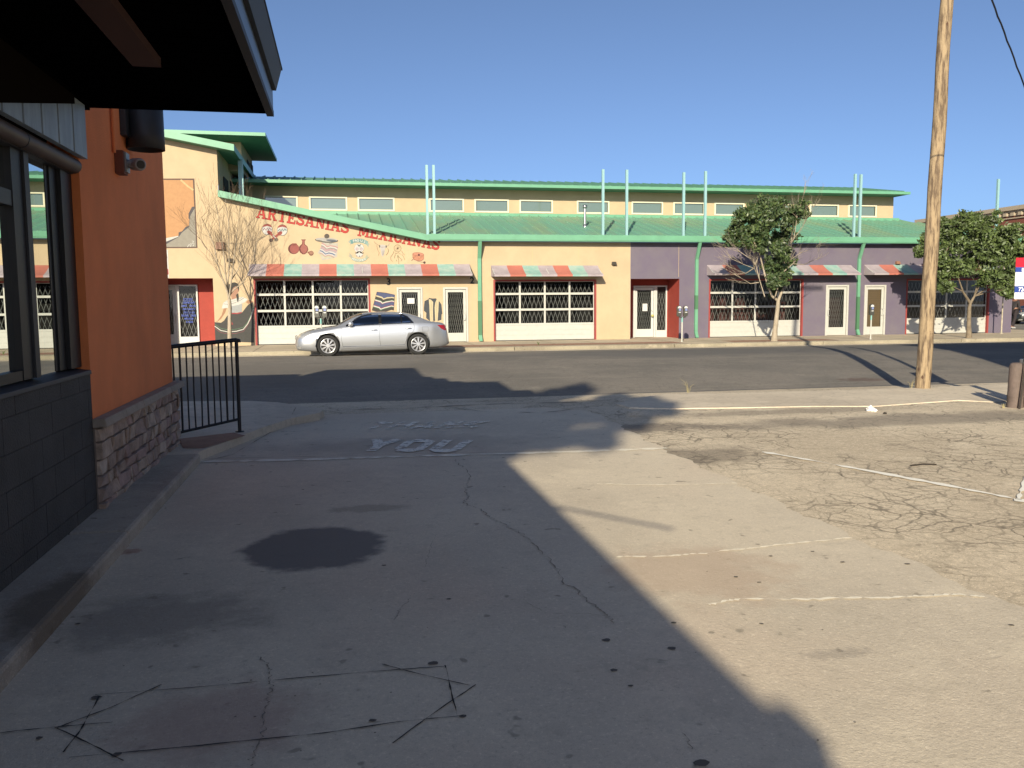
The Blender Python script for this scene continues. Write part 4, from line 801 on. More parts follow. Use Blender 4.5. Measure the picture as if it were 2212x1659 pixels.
b = MB(); b.box(-4.6, -4.5, 2, 6.7, .2, 3.1); b.box(-4.5, -2.3, 2.3, 2.4, .2, 3.1); b.box(-4.5, -2.3, 2.4, 6.6, .2, .3); b.build('interior', darkin, nb)
# window: dark aluminium frame, two lights, mirror-like glass
fr_ = mat('dark_aluminium', (.022, .021, .022), .5, metal=.2); fr2 = mat('grey_aluminium', (.05, .052, .058), .55, metal=.2)
zh = 2.68
yo1, yo2 = onX(108, 600, WXg).y, onX(128, 600, WXg).y; g_out = MB(); g_out.box(WXg - .05, WXg + .004, yo1, yo1 + .05, zsill + .012, zh); g_out.box(WXg - .08, WXg + .015, yo1 + .051, yo2, zsill + .012, zh); g_out.box(WXg - .1, WXg + .045, yo2 + .001, NY0 - .002, zsill + .012, zh)
wf = g_out.build('window_frame', fr_, nb)
def yx(x, y): return onX(x, y, WXg).y
ya_, yb_ = yx(48, 600), yx(38, 600); y5 = yx(55, 600)
b = MB(); ym0, ym1 = yx(45, 500), yx(66, 500); b.box(WXg - .02, WXg + .05, ym0 - .03, ym0 + .05, zsill + .012, zh); b.build('mullion', fr2, wf)
b = MB(); b.box(WXg - .02, WXg + .06, 3.0, NY0 - .002, zh, zh + .05); b.build('head_rail', fr2, wf)
b = MB(); b.box(WXg - .03, WXg + .035, ym0 - .20, ym0 - .031, zsill + .012, zh - .002); b.box(WXg - .03, WXg + .03, 3.0, ym0 - .201, onX(20, 428, WXg).z - .05, onX(20, 428, WXg).z + .04); b.box(WXg - .03, WXg + .03, 3.0, ym0 - .201, zsill + .012, zsill + .07); b.build('casement_frame', fr_, wf)
glass_n = glass_mat('reflective_glass', (.3, .3, .3), .62, .004, (.80, .84, .82))
b = MB(); b.quad((WXg, ym0 + .05, zsill), (WXg, yo1 + .01, zsill), (WXg, yo1 + .01, zh), (WXg, ym0 + .05, zh)); b.quad((WXg - .004, 3.0, zsill), (WXg - .004, ym0 - .1, zsill), (WXg - .004, ym0 - .1, zh), (WXg - .004, 3.0, zh)); b.build('pane', glass_n, wf)
# corrugated fascia above window and pipe
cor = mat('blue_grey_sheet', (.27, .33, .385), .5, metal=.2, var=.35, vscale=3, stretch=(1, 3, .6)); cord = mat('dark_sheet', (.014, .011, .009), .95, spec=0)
b = MB(); y = 2.9
while y < 6.5:
    b.hexa([(-1.79, y, 2.79), (-1.745, y + .012, 2.79), (-1.745, y + .30, 2.79), (-1.79, y + .312, 2.79)], [(-1.79, y, 3.165), (-1.745, y + .012, 3.165), (-1.745, y + .30, 3.165), (-1.79, y + .312, 3.165)]); y += .318
b.build('corrugated_fascia', cor, nb)
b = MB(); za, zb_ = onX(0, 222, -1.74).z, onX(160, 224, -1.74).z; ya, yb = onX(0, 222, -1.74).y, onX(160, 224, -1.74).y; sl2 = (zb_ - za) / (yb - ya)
b.hexa([(-1.744, 3.6, za + sl2 * (3.6 - ya)), (-1.735, 3.6, za + sl2 * (3.6 - ya)), (-1.735, yb, zb_), (-1.744, yb, zb_)], [(-1.744, 3.6, 3.169), (-1.735, 3.6, 3.169), (-1.735, yb, 3.169), (-1.744, yb, 3.169)]); b.build('dark_sheet_top', cord, nb)  # darker upper part of the corrugated sheet, built as its own piece
pipe_m = mat('brown_pipe', (.075, .05, .038), .55, var=.3, vscale=6)
b = MB(); b.tube([(-1.83, 2.6, 2.735), (-1.83, 6.67, 2.735)], .053, 14); pp = b.build('conduit_pipe', pipe_m, nb)
b = MB(); b.tube([(-1.83, 5.62, 2.735), (-1.83, 5.635, 2.735)], .0555, 14); b.build('pipe_band', fr2, pp)
# canopy
cyE, cxE, czb = 6.95, -.47, 3.21
blk = mat('canopy_black', (.0025, .0025, .003), 1, spec=0); fas = mat('canopy_fascia', (.17, .23, .29), .45, metal=.4, var=.12, vscale=2); fdk = mat('fascia_dark', (.016, .017, .02), .6)
b = MB(); y = .12
y = 3.52
b.box(-1.795, cxE - .06, 3.5, cyE, 3.26, 3.30)
while y < cyE - .1: b.box(-1.79, cxE - .07, y, y + .115, 3.236, 3.258); y += .14
cdk = b.build('canopy', blk, nb)
b = MB(); b.box(-1.795, cxE - .05, cyE - .05, cyE, czb - .01, 3.42); b.box(-1.795, -1.76, 3.5, cyE - .06, 3.17, 3.22); b.build('edge_beam', blk, cdk)
b = MB(); b.hexa([(-1.18, 3.55, 3.17), (-1.02, 3.55, 3.17), (-1.02, 5.6, 3.17), (-1.18, 5.6, 3.17)], [(-1.18, 3.55, 3.224), (-1.02, 3.55, 3.224), (-1.02, 5.6, 3.224), (-1.18, 5.6, 3.224)]); b.build('brown_beam', mat('rust_beam', (.045, .013, .008), .8), cdk)
b = MB(); b.box(cxE - .048, cxE + .004, 3.5, cyE - .001, czb - .03, czb + .01); b.build('fascia_lip', fdk, cdk)
b = MB(); b.box(cxE - .02, cxE, 3.5, cyE + .006, czb + .011, 3.46); b.build('fascia', fas, cdk)
b = MB(); b.hexa([(cxE + .001, 3.5, 3.36), (cxE + .03, 3.5, 3.36), (cxE + .03, cyE - .06, 3.36), (cxE + .001, cyE - .06, 3.36)], [(cxE + .001, 3.5, 3.52), (cxE + .075, 3.5, 3.52), (cxE + .075, cyE - .06, 3.52), (cxE + .001, cyE - .06, 3.52)]); b.box(cxE - .3, cxE + .08, 3.5, cyE - .02, 3.521, 3.535); b.build('canopy_gutter', fdk, cdk)
b = MB()
for zz in (3.25, 3.33, 3.43): b.lathe((cxE - .008, cyE + .006, zz), [(.008, 0), (.006, .004), (0, .005)], 8, 'Y')
b.build('rivets', blk, cdk)
# stone veneer skirting with cap
stone = [mat('stone_%d' % i, c_, .9, var=.45, vscale=7, bump=.7, bscale=35) for i, c_ in enumerate([(.43, .32, .25), (.50, .39, .31), (.37, .28, .235), (.54, .44, .36), (.44, .31, .27)])]
b = MB(); b.box(-5, WX + .012, NY0 - .0015, NY1 + .02, .15, .861, mat('mortar', (.17, .14, .12), .95))
z = .16
while z < .84:
    hh = random.uniform(.085, .15); hh = min(hh, .86 - z)
    if hh < .04: break
    y = NY0 - .006
    while y < NY1 + .05:
        ww = random.uniform(.10, .34); e = min(y + ww, NY1 + .07)
        d0 = [random.uniform(.025, .065) for _ in range(4)]; mm = random.choice(stone); x = WX
        b.hexa([(x, y + .006, z + .006), (x + d0[0], y + .008, z + .008), (x + d0[1], e - .008, z + .006), (x, e - .006, z + .006)], [(x, y + .006, z + hh - .006), (x + d0[2], y + .009, z + hh - .007), (x + d0[3], e - .009, z + hh - .009), (x, e - .006, z + hh - .006)], mm)
        y = e
    x = WX + .02
    while x > -5:
        ww = random.uniform(.12, .34); b.box(x - ww + .006, x - .006, NY1 + .015, NY1 + .05 + random.uniform(0, .03), z + .006, z + hh - .006, random.choice(stone)); x -= ww
    z += hh
b.build('stone_skirting', None, nb, bevel=.006)
capm = mat('cap_stone', (.33, .285, .235), .9, var=.2, vscale=5, bump=.4, bscale=40)
b = MB(); y = NY0 - .01
while y < NY1 + .1:
    e = min(y + .62, NY1 + .13); o_ = random.uniform(-.004, .004)
    b.hexa([(-5, y, .862), (WX + .10 + o_, y, .862), (WX + .10 + o_, e - .004, .862), (-5, e - .004, .862)], [(-5, y, .935), (WX + .085 + o_, y, .925), (WX + .085 + o_, e - .004, .925), (-5, e - .004, .935)]); y = e
b.build('stone_cap', capm, nb, bevel=.008)
b = MB(); b.box(WX + .06, WX + .072, NY1 - .12, NY1 - .06, .66, .80); b.build('outlet_cover', mat('outlet_tan', (.40, .27, .19), .7), nb, bevel=.004)
# vent hood drum at the pier corner, conduit, camera
vy0, vy1 = onX(268, 280, WX).y, onX(350, 280, WX).y
dm_ = mat('drum_dark', (.035, .035, .037), .55, var=.4, vscale=5)
vc = onX(313, 280, WX + .15); vzb = onX(313, 322, WX + .15).z; b = MB()
b.lathe((WX + .15, vc.y, 0), [(.0, 3.6), (.155, 3.6), (.158, vzb + .12), (.160, vzb), (.150, vzb - .002), (.146, vzb + .1), (.0, vzb + .1)], 28); b.box(WX + .001, WX + .05, vc.y - .25, vc.y - .12, vzb + .08, 3.6); b.build('vent_drum', dm_, nb)
co = onX(246, 300, WX + .02); b = MB(); b.tube([(WX + .018, co.y, 3.7), (WX + .018, co.y, onX(250, 335, WX).z)], .014, 8); b.build('conduit', orange, nb)
cz = onX(260, 357, WX).z; cyy = onX(252, 357, WX).y
b = MB(); b.tube([(WX, .3, 2.75), (-.64, -1.08, 2.72)], .011, 8); b.build('wall_bracket', blackm, nb)
camth = thing('security_camera', 'small grey security camera on orange box under the canopy', 'camera', (WX, cyy, cz))
b = MB(); b.box(WX + .001, WX + .07, cyy - .07, cyy + .07, cz - .095, cz + .095); b.build('junction_box', mat('brown_box', (.22, .07, .04), .7), camth, bevel=.004)
cg_ = mat('camera_grey', (.34, .34, .35), .4)
b = MB(); b.box(WX + .071, WX + .085, cyy - .04, cyy + .08, cz - .075, cz + .085); b.tube([(WX + .085, cyy + .02, cz), (WX + .13, cyy + .02, cz)], .03, 12); b.build('bracket', cg_, camth)
hd = Vector((.55, -.8, -.12)).normalized(); c0 = Vector((WX + .13, cyy + .06, cz)); b = MB(); b.tube([c0 - hd * .02, c0 + hd * .10, c0 + hd * .115], [.05, .052, .044], 18); cb = b.build('camera_body', cg_, camth)
b = MB(); b.tube([c0 + hd * .116, c0 + hd * .12], .034, 16); b.build('lens', blackm, cb)
# ================================================================ RAILING
ra_ = thing('handrail', 'black steel handrail with ten thin balusters beside the stone skirted pier', 'railing', (-1.4, 10.8, .25))
q1 = onZ(518, 933, .25); 
q1 = Vector((q1.x, q1.y, .25)); lx = onY(383, 748, 9.95); q2 = Vector((lx.x - .1, 9.93, .25)); L12 = q2 - q1
zt_ = onY(527, 734, q1.y).z; zb_r = onY(519, 905, q1.y).z; zt2_ = onY(383, 749, 9.95).z; zb2_ = onY(390, 937, 9.95).z
b = MB(); b.tube([(q1.x, q1.y, .25), (q1.x, q1.y, zt_)], .021, 8); b.lathe((q1.x, q1.y, .25), [(0, .012), (.05, .012), (.055, 0)], 10); b.build('post', blackm, ra_)
b = MB(); b.tube([(q1.x, q1.y, zt_), (q2.x, q2.y, zt2_)], .024, 8); b.tube([(q1.x, q1.y, zt_ + .0), (q1.x + .03, q1.y + .015, zt_ - .005), (q1.x + .03, q1.y + .015, zt_ - .03)], .02, 8); b.build('top_rail', blackm, ra_)
b = MB(); b.tube([(q1.x, q1.y, zb_r), (q2.x, q2.y, zb2_)], .016, 8); b.build('bottom_rail', blackm, ra_)
for i in range(1, 11):
    t = (i - .1) / 10.6; p = q1 + L12 * t; b = MB(); jx = random.uniform(-.008, .008); b.tube([(p.x, p.y, zb_r + (zb2_ - zb_r) * t), (p.x + jx, p.y, .75), (p.x, p.y, zt_ + (zt2_ - zt_) * t)], random.choice([.0095, .011, .013]), 6); b.build('baluster', blackm, ra_)
# ================================================================ UTILITY POLE
wood = mat('pole_wood', (.29, .215, .13), .9, col2=(.105, .072, .046), vscale=3, stretch=(7, 7, .9), thr=(.40, .56), bump=.5, bscale=12)
b0 = onZ(1993, 838, .165); b1 = onY(2045, 0, b0.y); dirp = (b1 - b0); ptop = b0 + dirp * (10.5 / dirp.z) if dirp.z else b1
up_ = thing('utility_pole', 'leaning weathered brown wooden utility pole standing on the pavement edge', 'utility pole', tuple(b0))
b = MB(); N = 60; pts = []; rs = []
for i in range(N + 1):
    t = i / N; pts.append(b0.lerp(ptop, t) + Vector((.006 * math.sin(t * 31), .006 * math.cos(t * 23), 0)) + Vector((0, 0, -.02 if i == 0 else 0))); rs.append(.128 - .035 * t + random.uniform(-.002, .002))
b.tube(pts, rs, 20); pm = b.build('pole', wood, up_)
b = MB()
for i in range(11):
    t = random.uniform(.01, .62); a = random.uniform(math.pi * 1.0, math.pi * 2.0); r = .128 - .035 * t; p = b0.lerp(ptop, t); h = random.uniform(.02, .05); hh = random.uniform(.015, .03)
    q = p + Vector((math.cos(a) * (r + .0015), math.sin(a) * (r + .0015), 0)); tn = Vector((-math.sin(a), math.cos(a), 0))
    b.add([q - tn * hh, q - Vector((0, 0, h)), q + tn * hh, q + Vector((0, 0, h))], [(0, 1, 2, 3)])
b.build('knots', mat('knot_dark', (.075, .04, .025), .95), pm)
b = MB(); b.box(ptop.x - 1.2, ptop.x + 1.2, ptop.y - .05, ptop.y + .05, ptop.z - .5, ptop.z - .38); b.build('crossarm', wood, up_)
# overhead cable
P0, P1, P2 = onY(2118, -60, 9.5), onY(2176, 88, 10.6), onY(2240, 262, 12.0); b = MB(); pts = []
for i in range(41):
    t = -0.6 + 2.2 * i / 40; p = P0 * ((1 - t) * (1 - 2 * t)) + P1 * (4 * t * (1 - t)) + P2 * (t * (2 * t - 1)); pts.append(p + Vector((.006 * math.sin(i * 2.1), 0, .006 * math.cos(i * 2.1))))
b.tube(pts, .011, 6); tag(b.build('overhead_cable', mat('cable_dark', (.02, .025, .04), .6)), 'twisted black overhead cable sagging across the sky right of the wooden pole', 'cable')
# ================================================================ PARKING METERS
mgrey = mat('meter_grey', (.11, .11, .095), .45, metal=.4); mpost = mat('meter_post', (.60, .60, .54), .5); mteal = mat('meter_sticker', (.25, .55, .50), .6); mface = mat('meter_face', (.25, .30, .55), .3); mwin = mat('meter_window', (.75, .75, .72), .15)
def meter_head(t, x, y, z, s=1.0, name='meter_head'):
    b = MB(); n = 12; w = .085 * s
    out = [(-w * .80, 0), (w * .80, 0), (w, .10 * s), (w * .82, .19 * s), (w * .95, .24 * s)] + [(w * .98 * math.cos(math.pi * k / n), .30 * s + .095 * s * math.sin(math.pi * k / n)) for k in range(n + 1)] + [(-w * .95, .24 * s), (-w * .82, .19 * s), (-w, .10 * s)]
    d = .055 * s; m_ = len(out)
    b.add([(x + p[0], y - d, z + p[1]) for p in out] + [(x + p[0], y + d, z + p[1]) for p in out], [tuple(range(m_))[::-1], tuple(range(m_, 2 * m_))] + [(i, (i + 1) % m_, m_ + (i + 1) % m_, m_ + i) for i in range(m_)])
    o = b.build(name, mgrey, t, bevel=.006)
    c = MB(); c.add([(x + .8 * w * math.cos(math.pi * k / 8), y - d - .002, z + .30 * s + .075 * s * math.sin(math.pi * k / 8)) for k in range(9)], [tuple(range(9))]); c.build('dome_window', mwin, o)
    c = MB(); c.box(x - .03 * s, x + .05 * s, y - d - .004, y - d - .001, z + .205 * s, z + .285 * s); c.build('display', mface, o)
    c = MB(); c.box(x - .035 * s, x + .045 * s, y - d - .006, y - d - .001, z + .135 * s, z + .165 * s); c.build('coin_slot', mwin, o)
def meter(px, py, heads, y_head, label):
    p = onZ(px, py, .147); t = thing('parking_meter', label, 'parking meter', (p.x, p.y, .147), 'parking meters along the far kerb')
    zh = onY(px, y_head, p.y).z; b = MB(); b.tube([(p.x, p.y, .147), (p.x, p.y, zh - .03)], .027, 10); b.lathe((p.x, p.y, .147), [(.0, .02), (.05, .015), (.055, 0)], 10); pt_ = b.build('post', mpost, t)
    c = MB(); c.tube([(p.x, p.y, zh - .22), (p.x, p.y, zh - .04)], .031, 10); c.build('sticker_band', mteal, pt_)
    if heads == 2:
        c = MB(); c.tube([(p.x - .13, p.y, zh + .02), (p.x - .13, p.y, zh - .02), (p.x, p.y, zh - .05), (p.x + .13, p.y, zh - .02), (p.x + .13, p.y, zh + .02)], .026, 8); c.build('yoke', mgrey, t)
        for dx in (-.13, .13): meter_head(t, p.x + dx, p.y, zh + .0, 1.05)
    else: meter_head(t, p.x, p.y, zh - .03, 1.1)
meter(695, 756, 2, 685.5, 'double headed parking meter standing behind the bonnet of the silver sedan')
meter(1473, 738.5, 2, 683.5, 'double headed parking meter in front of the red lined purple entrance')
meter(1880.5, 733, 1, 679, 'single headed parking meter in front of the door with the brown blind')
# ================================================================ SEDAN
silver = mat('silver_paint', (.52, .535, .56), .30, metal=.75, coat=.9, var=.02); cglass = glass_mat('car_glass', (.05, .06, .06), .06, .01); rub = mat('tyre_rubber', (.018, .018, .018), .85); rimm = mat('alloy_rim', (.66, .66, .67), .28, metal=.85); cchrome = mat('chrome_trim', (.8, .8, .82), .15, metal=1); seam = mat('seam_black', (.03, .03, .03), .8)
def lerp_(xs, x):
    if x <= xs[0][0]: return xs[0][1]
    for (a, va), (b_, vb) in zip(xs, xs[1:]):
        if x <= b_: t = (x - a) / (b_ - a); return va + (vb - va) * t
    return xs[-1][1]
def smooth_tab(tab, x, r=.06): return sum(lerp_(tab, x + d * r) * w_ for d, w_ in ((-1, 1), (-.5, 2), (0, 3), (.5, 2), (1, 1))) / 9
K = .002364
def pc(x, y): return ((x - 1093.5) * K, (727 - y) * K)
TOP = [pc(*q) for q in [(66, 545), (70, 515), (84, 480), (120, 436), (200, 405), (300, 378), (450, 354), (600, 334), (640, 318), (700, 280), (800, 218), (900, 172), (1000, 154), (1150, 147), (1300, 148), (1400, 150), (1500, 157), (1600, 178), (1700, 212), (1800, 256), (1880, 287), (2000, 298), (2065, 312), (2088, 370), (2115, 450), (2124, 540)]]
BEL = [pc(*q) for q in [(66, 600), (84, 530), (120, 470), (200, 440), (300, 410), (450, 386), (640, 352), (820, 333), (1190, 316), (1620, 302), (1800, 300), (1900, 305), (2000, 316), (2065, 345), (2100, 450), (2124, 560)]]
BOT = [pc(*q) for q in [(66, 605), (100, 645), (330, 664), (700, 668), (1500, 656), (1830, 636), (1990, 630), (2100, 604), (2124, 590)]]
HW = [(-2.43, .42), (-2.40, .60), (-2.33, .74), (-2.2, .84), (-1.9, .905), (-1.4, .922), (0, .925), (1.4, .92), (1.9, .88), (2.2, .80), (2.36, .70), (2.43, .55)]
def section(x):
    zt = smooth_tab(TOP, x, .05); zb2 = min(smooth_tab(BEL, x, .05), zt - .02); z0 = smooth_tab(BOT, x, .03); W = smooth_tab(HW, x, .04); h = zt - zb2; zm = z0 + (zb2 - z0)
    return [(0, z0), (W * .86, z0), (W * .955, z0 + .05), (W * .985, z0 + .16 * (zm - z0) / .7), (W, z0 + .42 * (zm - z0)), (W * .995, z0 + .66 * (zm - z0)), (W * .985, z0 + .86 * (zm - z0)), (W * .955, zb2 - .012), (W * .93, zb2 + .012 + .03 * h), (W * .93 - .05 * min(1, h / .4) - .02, zb2 + .25 * h), (W * .93 - .14 * min(1, h / .4) - .03, zb2 + .6 * h), (W * .93 - .225 * min(1, h / .4) - .05, zb2 + .86 * h), (W * .93 - .32 * min(1, h / .4) - .10, zb2 + .955 * h), (W * .38, zb2 + .99 * h), (0, zt)]
def half(x, z):
    s_ = section(x)
    for (wa, za), (wb, zb3) in zip(s_[1:], s_[2:]):
        if za <= z <= zb3: return wa + (wb - wa) * (z - za) / max(1e-6, zb3 - za)
    return s_[-2][0]
def sedan(name, label, loc, paintm, detail=True, group=None, rot=0):
    t = thing(name, label, 'car', loc, group); cx, cy, cz_ = loc
    ca, sa = math.cos(rot), math.sin(rot)
    P = lambda x, y, z: (cx + x * ca - y * sa, cy + x * sa + y * ca, cz_ + z)
    xs = sorted(set([-2.428, -2.41, -2.38, -2.34, -2.28] + [-2.2 + .07 * i for i in range(64)] + [2.3, 2.34, 2.38, 2.41, 2.43])); b = MB(); n = 15; ring = 2 * n - 2; vs = []
    for x in xs:
        s_ = section(x); vs += [P(x, -w_, z) for w_, z in s_] + [P(x, w_, z) for w_, z in s_[-2:0:-1]]
    fs = [(i * ring + k, i * ring + (k + 1) % ring, (i + 1) * ring + (k + 1) % ring, (i + 1) * ring + k) for i in range(len(xs) - 1) for k in range(ring)]
    b.add(vs + [], fs + [tuple(range(ring)), tuple(range(len(vs) - ring, len(vs)))], paintm, True)
    body = b.build('body', paintm, t)
    wheels = [(-1.41, .33), (1.41, .335)]
    cb_ = MB()
    for wx, wz in wheels: c_ = P(wx, 0, wz); cb_.tube([P(wx, -1.2, wz + .012), P(wx, -.55, wz + .012)], .372, 48, smooth=False); cb_.tube([P(wx, .55, wz + .012), P(wx, 1.2, wz + .012)], .372, 48, smooth=False)
    cut = cb_.build('cutter', paintm); md = body.modifiers.new('b', 'BOOLEAN'); md.object = cut; md.operation = 'DIFFERENCE'; md.solver = 'EXACT'; md.use_self = True
    dg = bpy.context.evaluated_depsgraph_get(); me = bpy.data.meshes.new_from_object(body.evaluated_get(dg)); body.modifiers.clear(); body.data = me; bpy.data.objects.remove(cut)
    # underbody and wells
    u = MB(); u.add([P(-2.1, -.7, .2), P(2.1, -.7, .2), P(2.1, .7, .2), P(-2.1, .7, .2), P(-2.1, -.7, .32), P(2.1, -.7, .32), P(2.1, .7, .32), P(-2.1, .7, .32)], [(0, 3, 2, 1), (4, 5, 6, 7), (0, 1, 5, 4), (1, 2, 6, 5), (2, 3, 7, 6), (3, 0, 4, 7)])
    for wx, wz in wheels:
        for s_ in (-1, 1): u.tube([P(wx, s_ * .56, wz), P(wx, s_ * .58, wz)], .37, 24)
    u.build('underbody', seam, t)
    def strip(pl, rad, m_, nm, side=-1, off=.002, par=t):
        q = MB(); q.tube([P(x, side * (half(x, z) + off), z) for x, z in pl], rad, 6); return q.build(nm, m_, par)
    def patch(out, m_, nm, side=-1, off=.005, par=t, nx=10):
        """panel following the body: out = (x list, zlow(x), zhigh(x))"""
        X_, lo, hi = out; q = MB(); vs = []; nz_ = 6
        for x in X_:
            for k in range(nz_ + 1): z = lo(x) + (hi(x) - lo(x)) * k / nz_; vs.append(P(x, side * (half(x, z) + off), z))
        q.add(vs, [(i * (nz_ + 1) + k, (i + 1) * (nz_ + 1) + k, (i + 1) * (nz_ + 1) + k + 1, i * (nz_ + 1) + k + 1) for i in range(len(X_) - 1) for k in range(nz_)], m_, True); return q.build(nm, m_, par)
    lin = lambda *p: (lambda x: lerp_([pc(*q) for q in p], x))
    rngx = lambda a, c, n_: [pc(a, 0)[0] + (pc(c, 0)[0] - pc(a, 0)[0]) * i / n_ for i in range(n_ + 1)]
    dlo_lo = lin((700, 340), (830, 330), (1190, 314), (1625, 299)); dlo_hi = lin((700, 335), (790, 288), (860, 240), (940, 200), (1020, 178), (1180, 166), (1350, 168), (1480, 176), (1540, 200), (1590, 245), (1632, 300))
    for side in (-1, 1):
        if side == 1 and not detail: pass
        blkp = patch((rngx(735, 1628, 44), dlo_lo, dlo_hi), mat('window_surround', (.012, .012, .012), .25), 'window_surround', side, .003)
        patch((rngx(835, 1165, 20), lambda x: dlo_lo(x) + .02, lambda x: dlo_hi(x) - .035), cglass, 'side_window', side, .006)
        patch((rngx(1205, 1460, 14), lambda x: dlo_lo(x) + .02, lambda x: dlo_hi(x) - .035), cglass, 'side_window', side, .006)
        patch((rngx(1478, 1590, 8), lambda x: dlo_lo(x) + .02, lambda x: max(dlo_lo(x) + .03, dlo_hi(x) - .05)), cglass, 'side_window', side, .006)
        if side == -1:
            strip([(pc(x, 0)[0], dlo_hi(pc(x, 0)[0]) + .008) for x in (840, 880, 940, 1020, 1100, 1180, 1270, 1350, 1430, 1480, 1540, 1590, 1632)], .009, cchrome, 'window_trim', side, .004)
            strip([(pc(x, 0)[0], dlo_lo(pc(x, 0)[0]) - .004) for x in (735, 830, 1000, 1190, 1400, 1632)], .006, cchrome, 'belt_trim', side, .004)
            for pl in ([(672, 350), (668, 420), (672, 500), (690, 600)], [(1188, 168), (1182, 320), (1172, 420), (1172, 500), (1188, 612)], [(1632, 302), (1640, 350), (1630, 400), (1560, 480), (1525, 540), (1508, 585)], [(690, 600), (1188, 600), (1508, 585)]):
                pp_ = [pc(*q) for q in pl]; pp2 = [(a[0] + (c_[0] - a[0]) * k / 5, a[1] + (c_[1] - a[1]) * k / 5) for a, c_ in zip(pp_, pp_[1:]) for k in range(5)] + [pp_[-1]]; strip(pp2, .0045, seam, 'door_seam', side, -.001)
            strip([pc(*q) for q in [(1745, 355), (1825, 355), (1828, 410), (1750, 415), (1745, 355)]], .003, seam, 'fuel_flap', side, 0)
            mo = patch((rngx(690, 1505, 20), lin((690, 622), (1505, 606)), lin((690, 603), (1505, 584))), paintm, 'side_moulding', side, .018)
            strip([pc(*q) for q in [(690, 606), (900, 602), (1188, 598), (1508, 588)]], .006, cchrome, 'moulding_trim', side, .02)
            for x0_, yy in ((1105, 386), (1558, 371)):
                hb = MB(); X_, Z_ = pc(x0_, yy); h0 = half(X_, Z_); hb.tube([P(X_ - .10, -(h0 - .002), Z_), P(X_ - .08, -(h0 + .035), Z_ + .003), P(X_, -(h0 + .045), Z_ + .006), P(X_ + .08, -(h0 + .035), Z_ + .004), P(X_ + .10, -(h0 - .002), Z_ + .002)], [.010, .015, .016, .015, .010], 8); hb.build('door_handle', paintm, t)
    # rear lamp, head lamp, fog lamp, plate panels
    tl = mat('tail_lamp_red', (.35, .012, .015), .12, coat=1); hl = mat('head_lamp', (.62, .62, .60), .08, metal=.5, coat=1)
    for side in (-1, 1):
        patch((rngx(1955, 2092, 10), lin((1955, 334), (2010, 385), (2050, 404), (2096, 408)), lin((1955, 330), (2060, 332), (2096, 385))), tl, 'tail_light', side, .006)
        patch((rngx(112, 285, 10), lin((112, 486), (180, 488), (285, 412)), lin((112, 450), (180, 415), (285, 405))), hl, 'headlight', side, .006)
        mi_ = MB(); X_, Z_ = pc(800, 300); mi_.lathe(P(X_, side * .99, Z_), [(0, -.085), (.05, -.08), (.072, -.05), (.078, 0), (.065, .05), (.03, .075), (0, .08)], 14, 'X'); mi_.tube([P(X_ + .03, side * .82, Z_ - .05), P(X_ + .02, side * .97, Z_ - .03)], .03, 8); mi_.build('wing_mirror', paintm, t)
    patch((rngx(92, 150, 4), lin((92, 632), (150, 628)), lin((92, 600), (150, 600))), hl, 'fog_lamp', -1, .005)
    gr_ = MB(); X_ = -2.425
    for k in range(5): z_ = .52 + k * .025; gr_.tube([P(X_ + .02, -.42, z_), P(X_ - .02, 0, z_), P(X_ + .02, .42, z_)], .008, 6)
    gr_.build('grille', cchrome, t)
    ws = MB(); vs = []; xs_ = rngx(655, 960, 14)
    for x in xs_:
        s_ = section(x)[-4:]; vs += [P(x - .012, -w_, z + .008) for w_, z in s_] + [P(x - .012, w_, z + .008) for w_, z in s_[-2::-1]]
    m7 = 7; ws.add(vs, [(i * m7 + k, i * m7 + k + 1, (i + 1) * m7 + k + 1, (i + 1) * m7 + k) for i in range(len(xs_) - 1) for k in range(m7 - 1)], cglass, True); ws.build('windscreen', cglass, t)
    for wx, wz in wheels:
        for s_ in (-1, 1):
            T_c = lambda y: P(wx, s_ * y, wz)
            wb = MB(); prof = [(.225, .80), (.235, .865), (.27, .885), (.315, .88), (.334, .865), (.336, .72), (.315, .68), (.22, .68)]
            c0 = Vector(P(wx, 0, wz)); vs = []; nn = 40
            for r, yy in prof:
                for k in range(nn): a = 2 * math.pi * k / nn; vs.append((c0.x + (r * math.cos(a)) * ca - s_ * yy * sa, c0.y + (r * math.cos(a)) * sa + s_ * yy * ca, c0.z + r * math.sin(a)))
            wb.add(vs, [(i * nn + k, i * nn + (k + 1) % nn, (i + 1) * nn + (k + 1) % nn, (i + 1) * nn + k) for i in range(len(prof) - 1) for k in range(nn)], rub, True); wh = wb.build('wheel', rub, t)
            rb_ = MB()
            def RP(r, a, yy): return (c0.x + r * math.cos(a) * ca - s_ * yy * sa, c0.y + r * math.cos(a) * sa + s_ * yy * ca, c0.z + r * math.sin(a))
            prof2 = [(.232, .845), (.236, .868), (.222, .872), (.210, .855), (.205, .80)]
            vs = [RP(r, 2 * math.pi * k / nn, yy) for r, yy in prof2 for k in range(nn)]; rb_.add(vs, [(i * nn + k, i * nn + (k + 1) % nn, (i + 1) * nn + (k + 1) % nn, (i + 1) * nn + k) for i in range(4) for k in range(nn)], None, True)
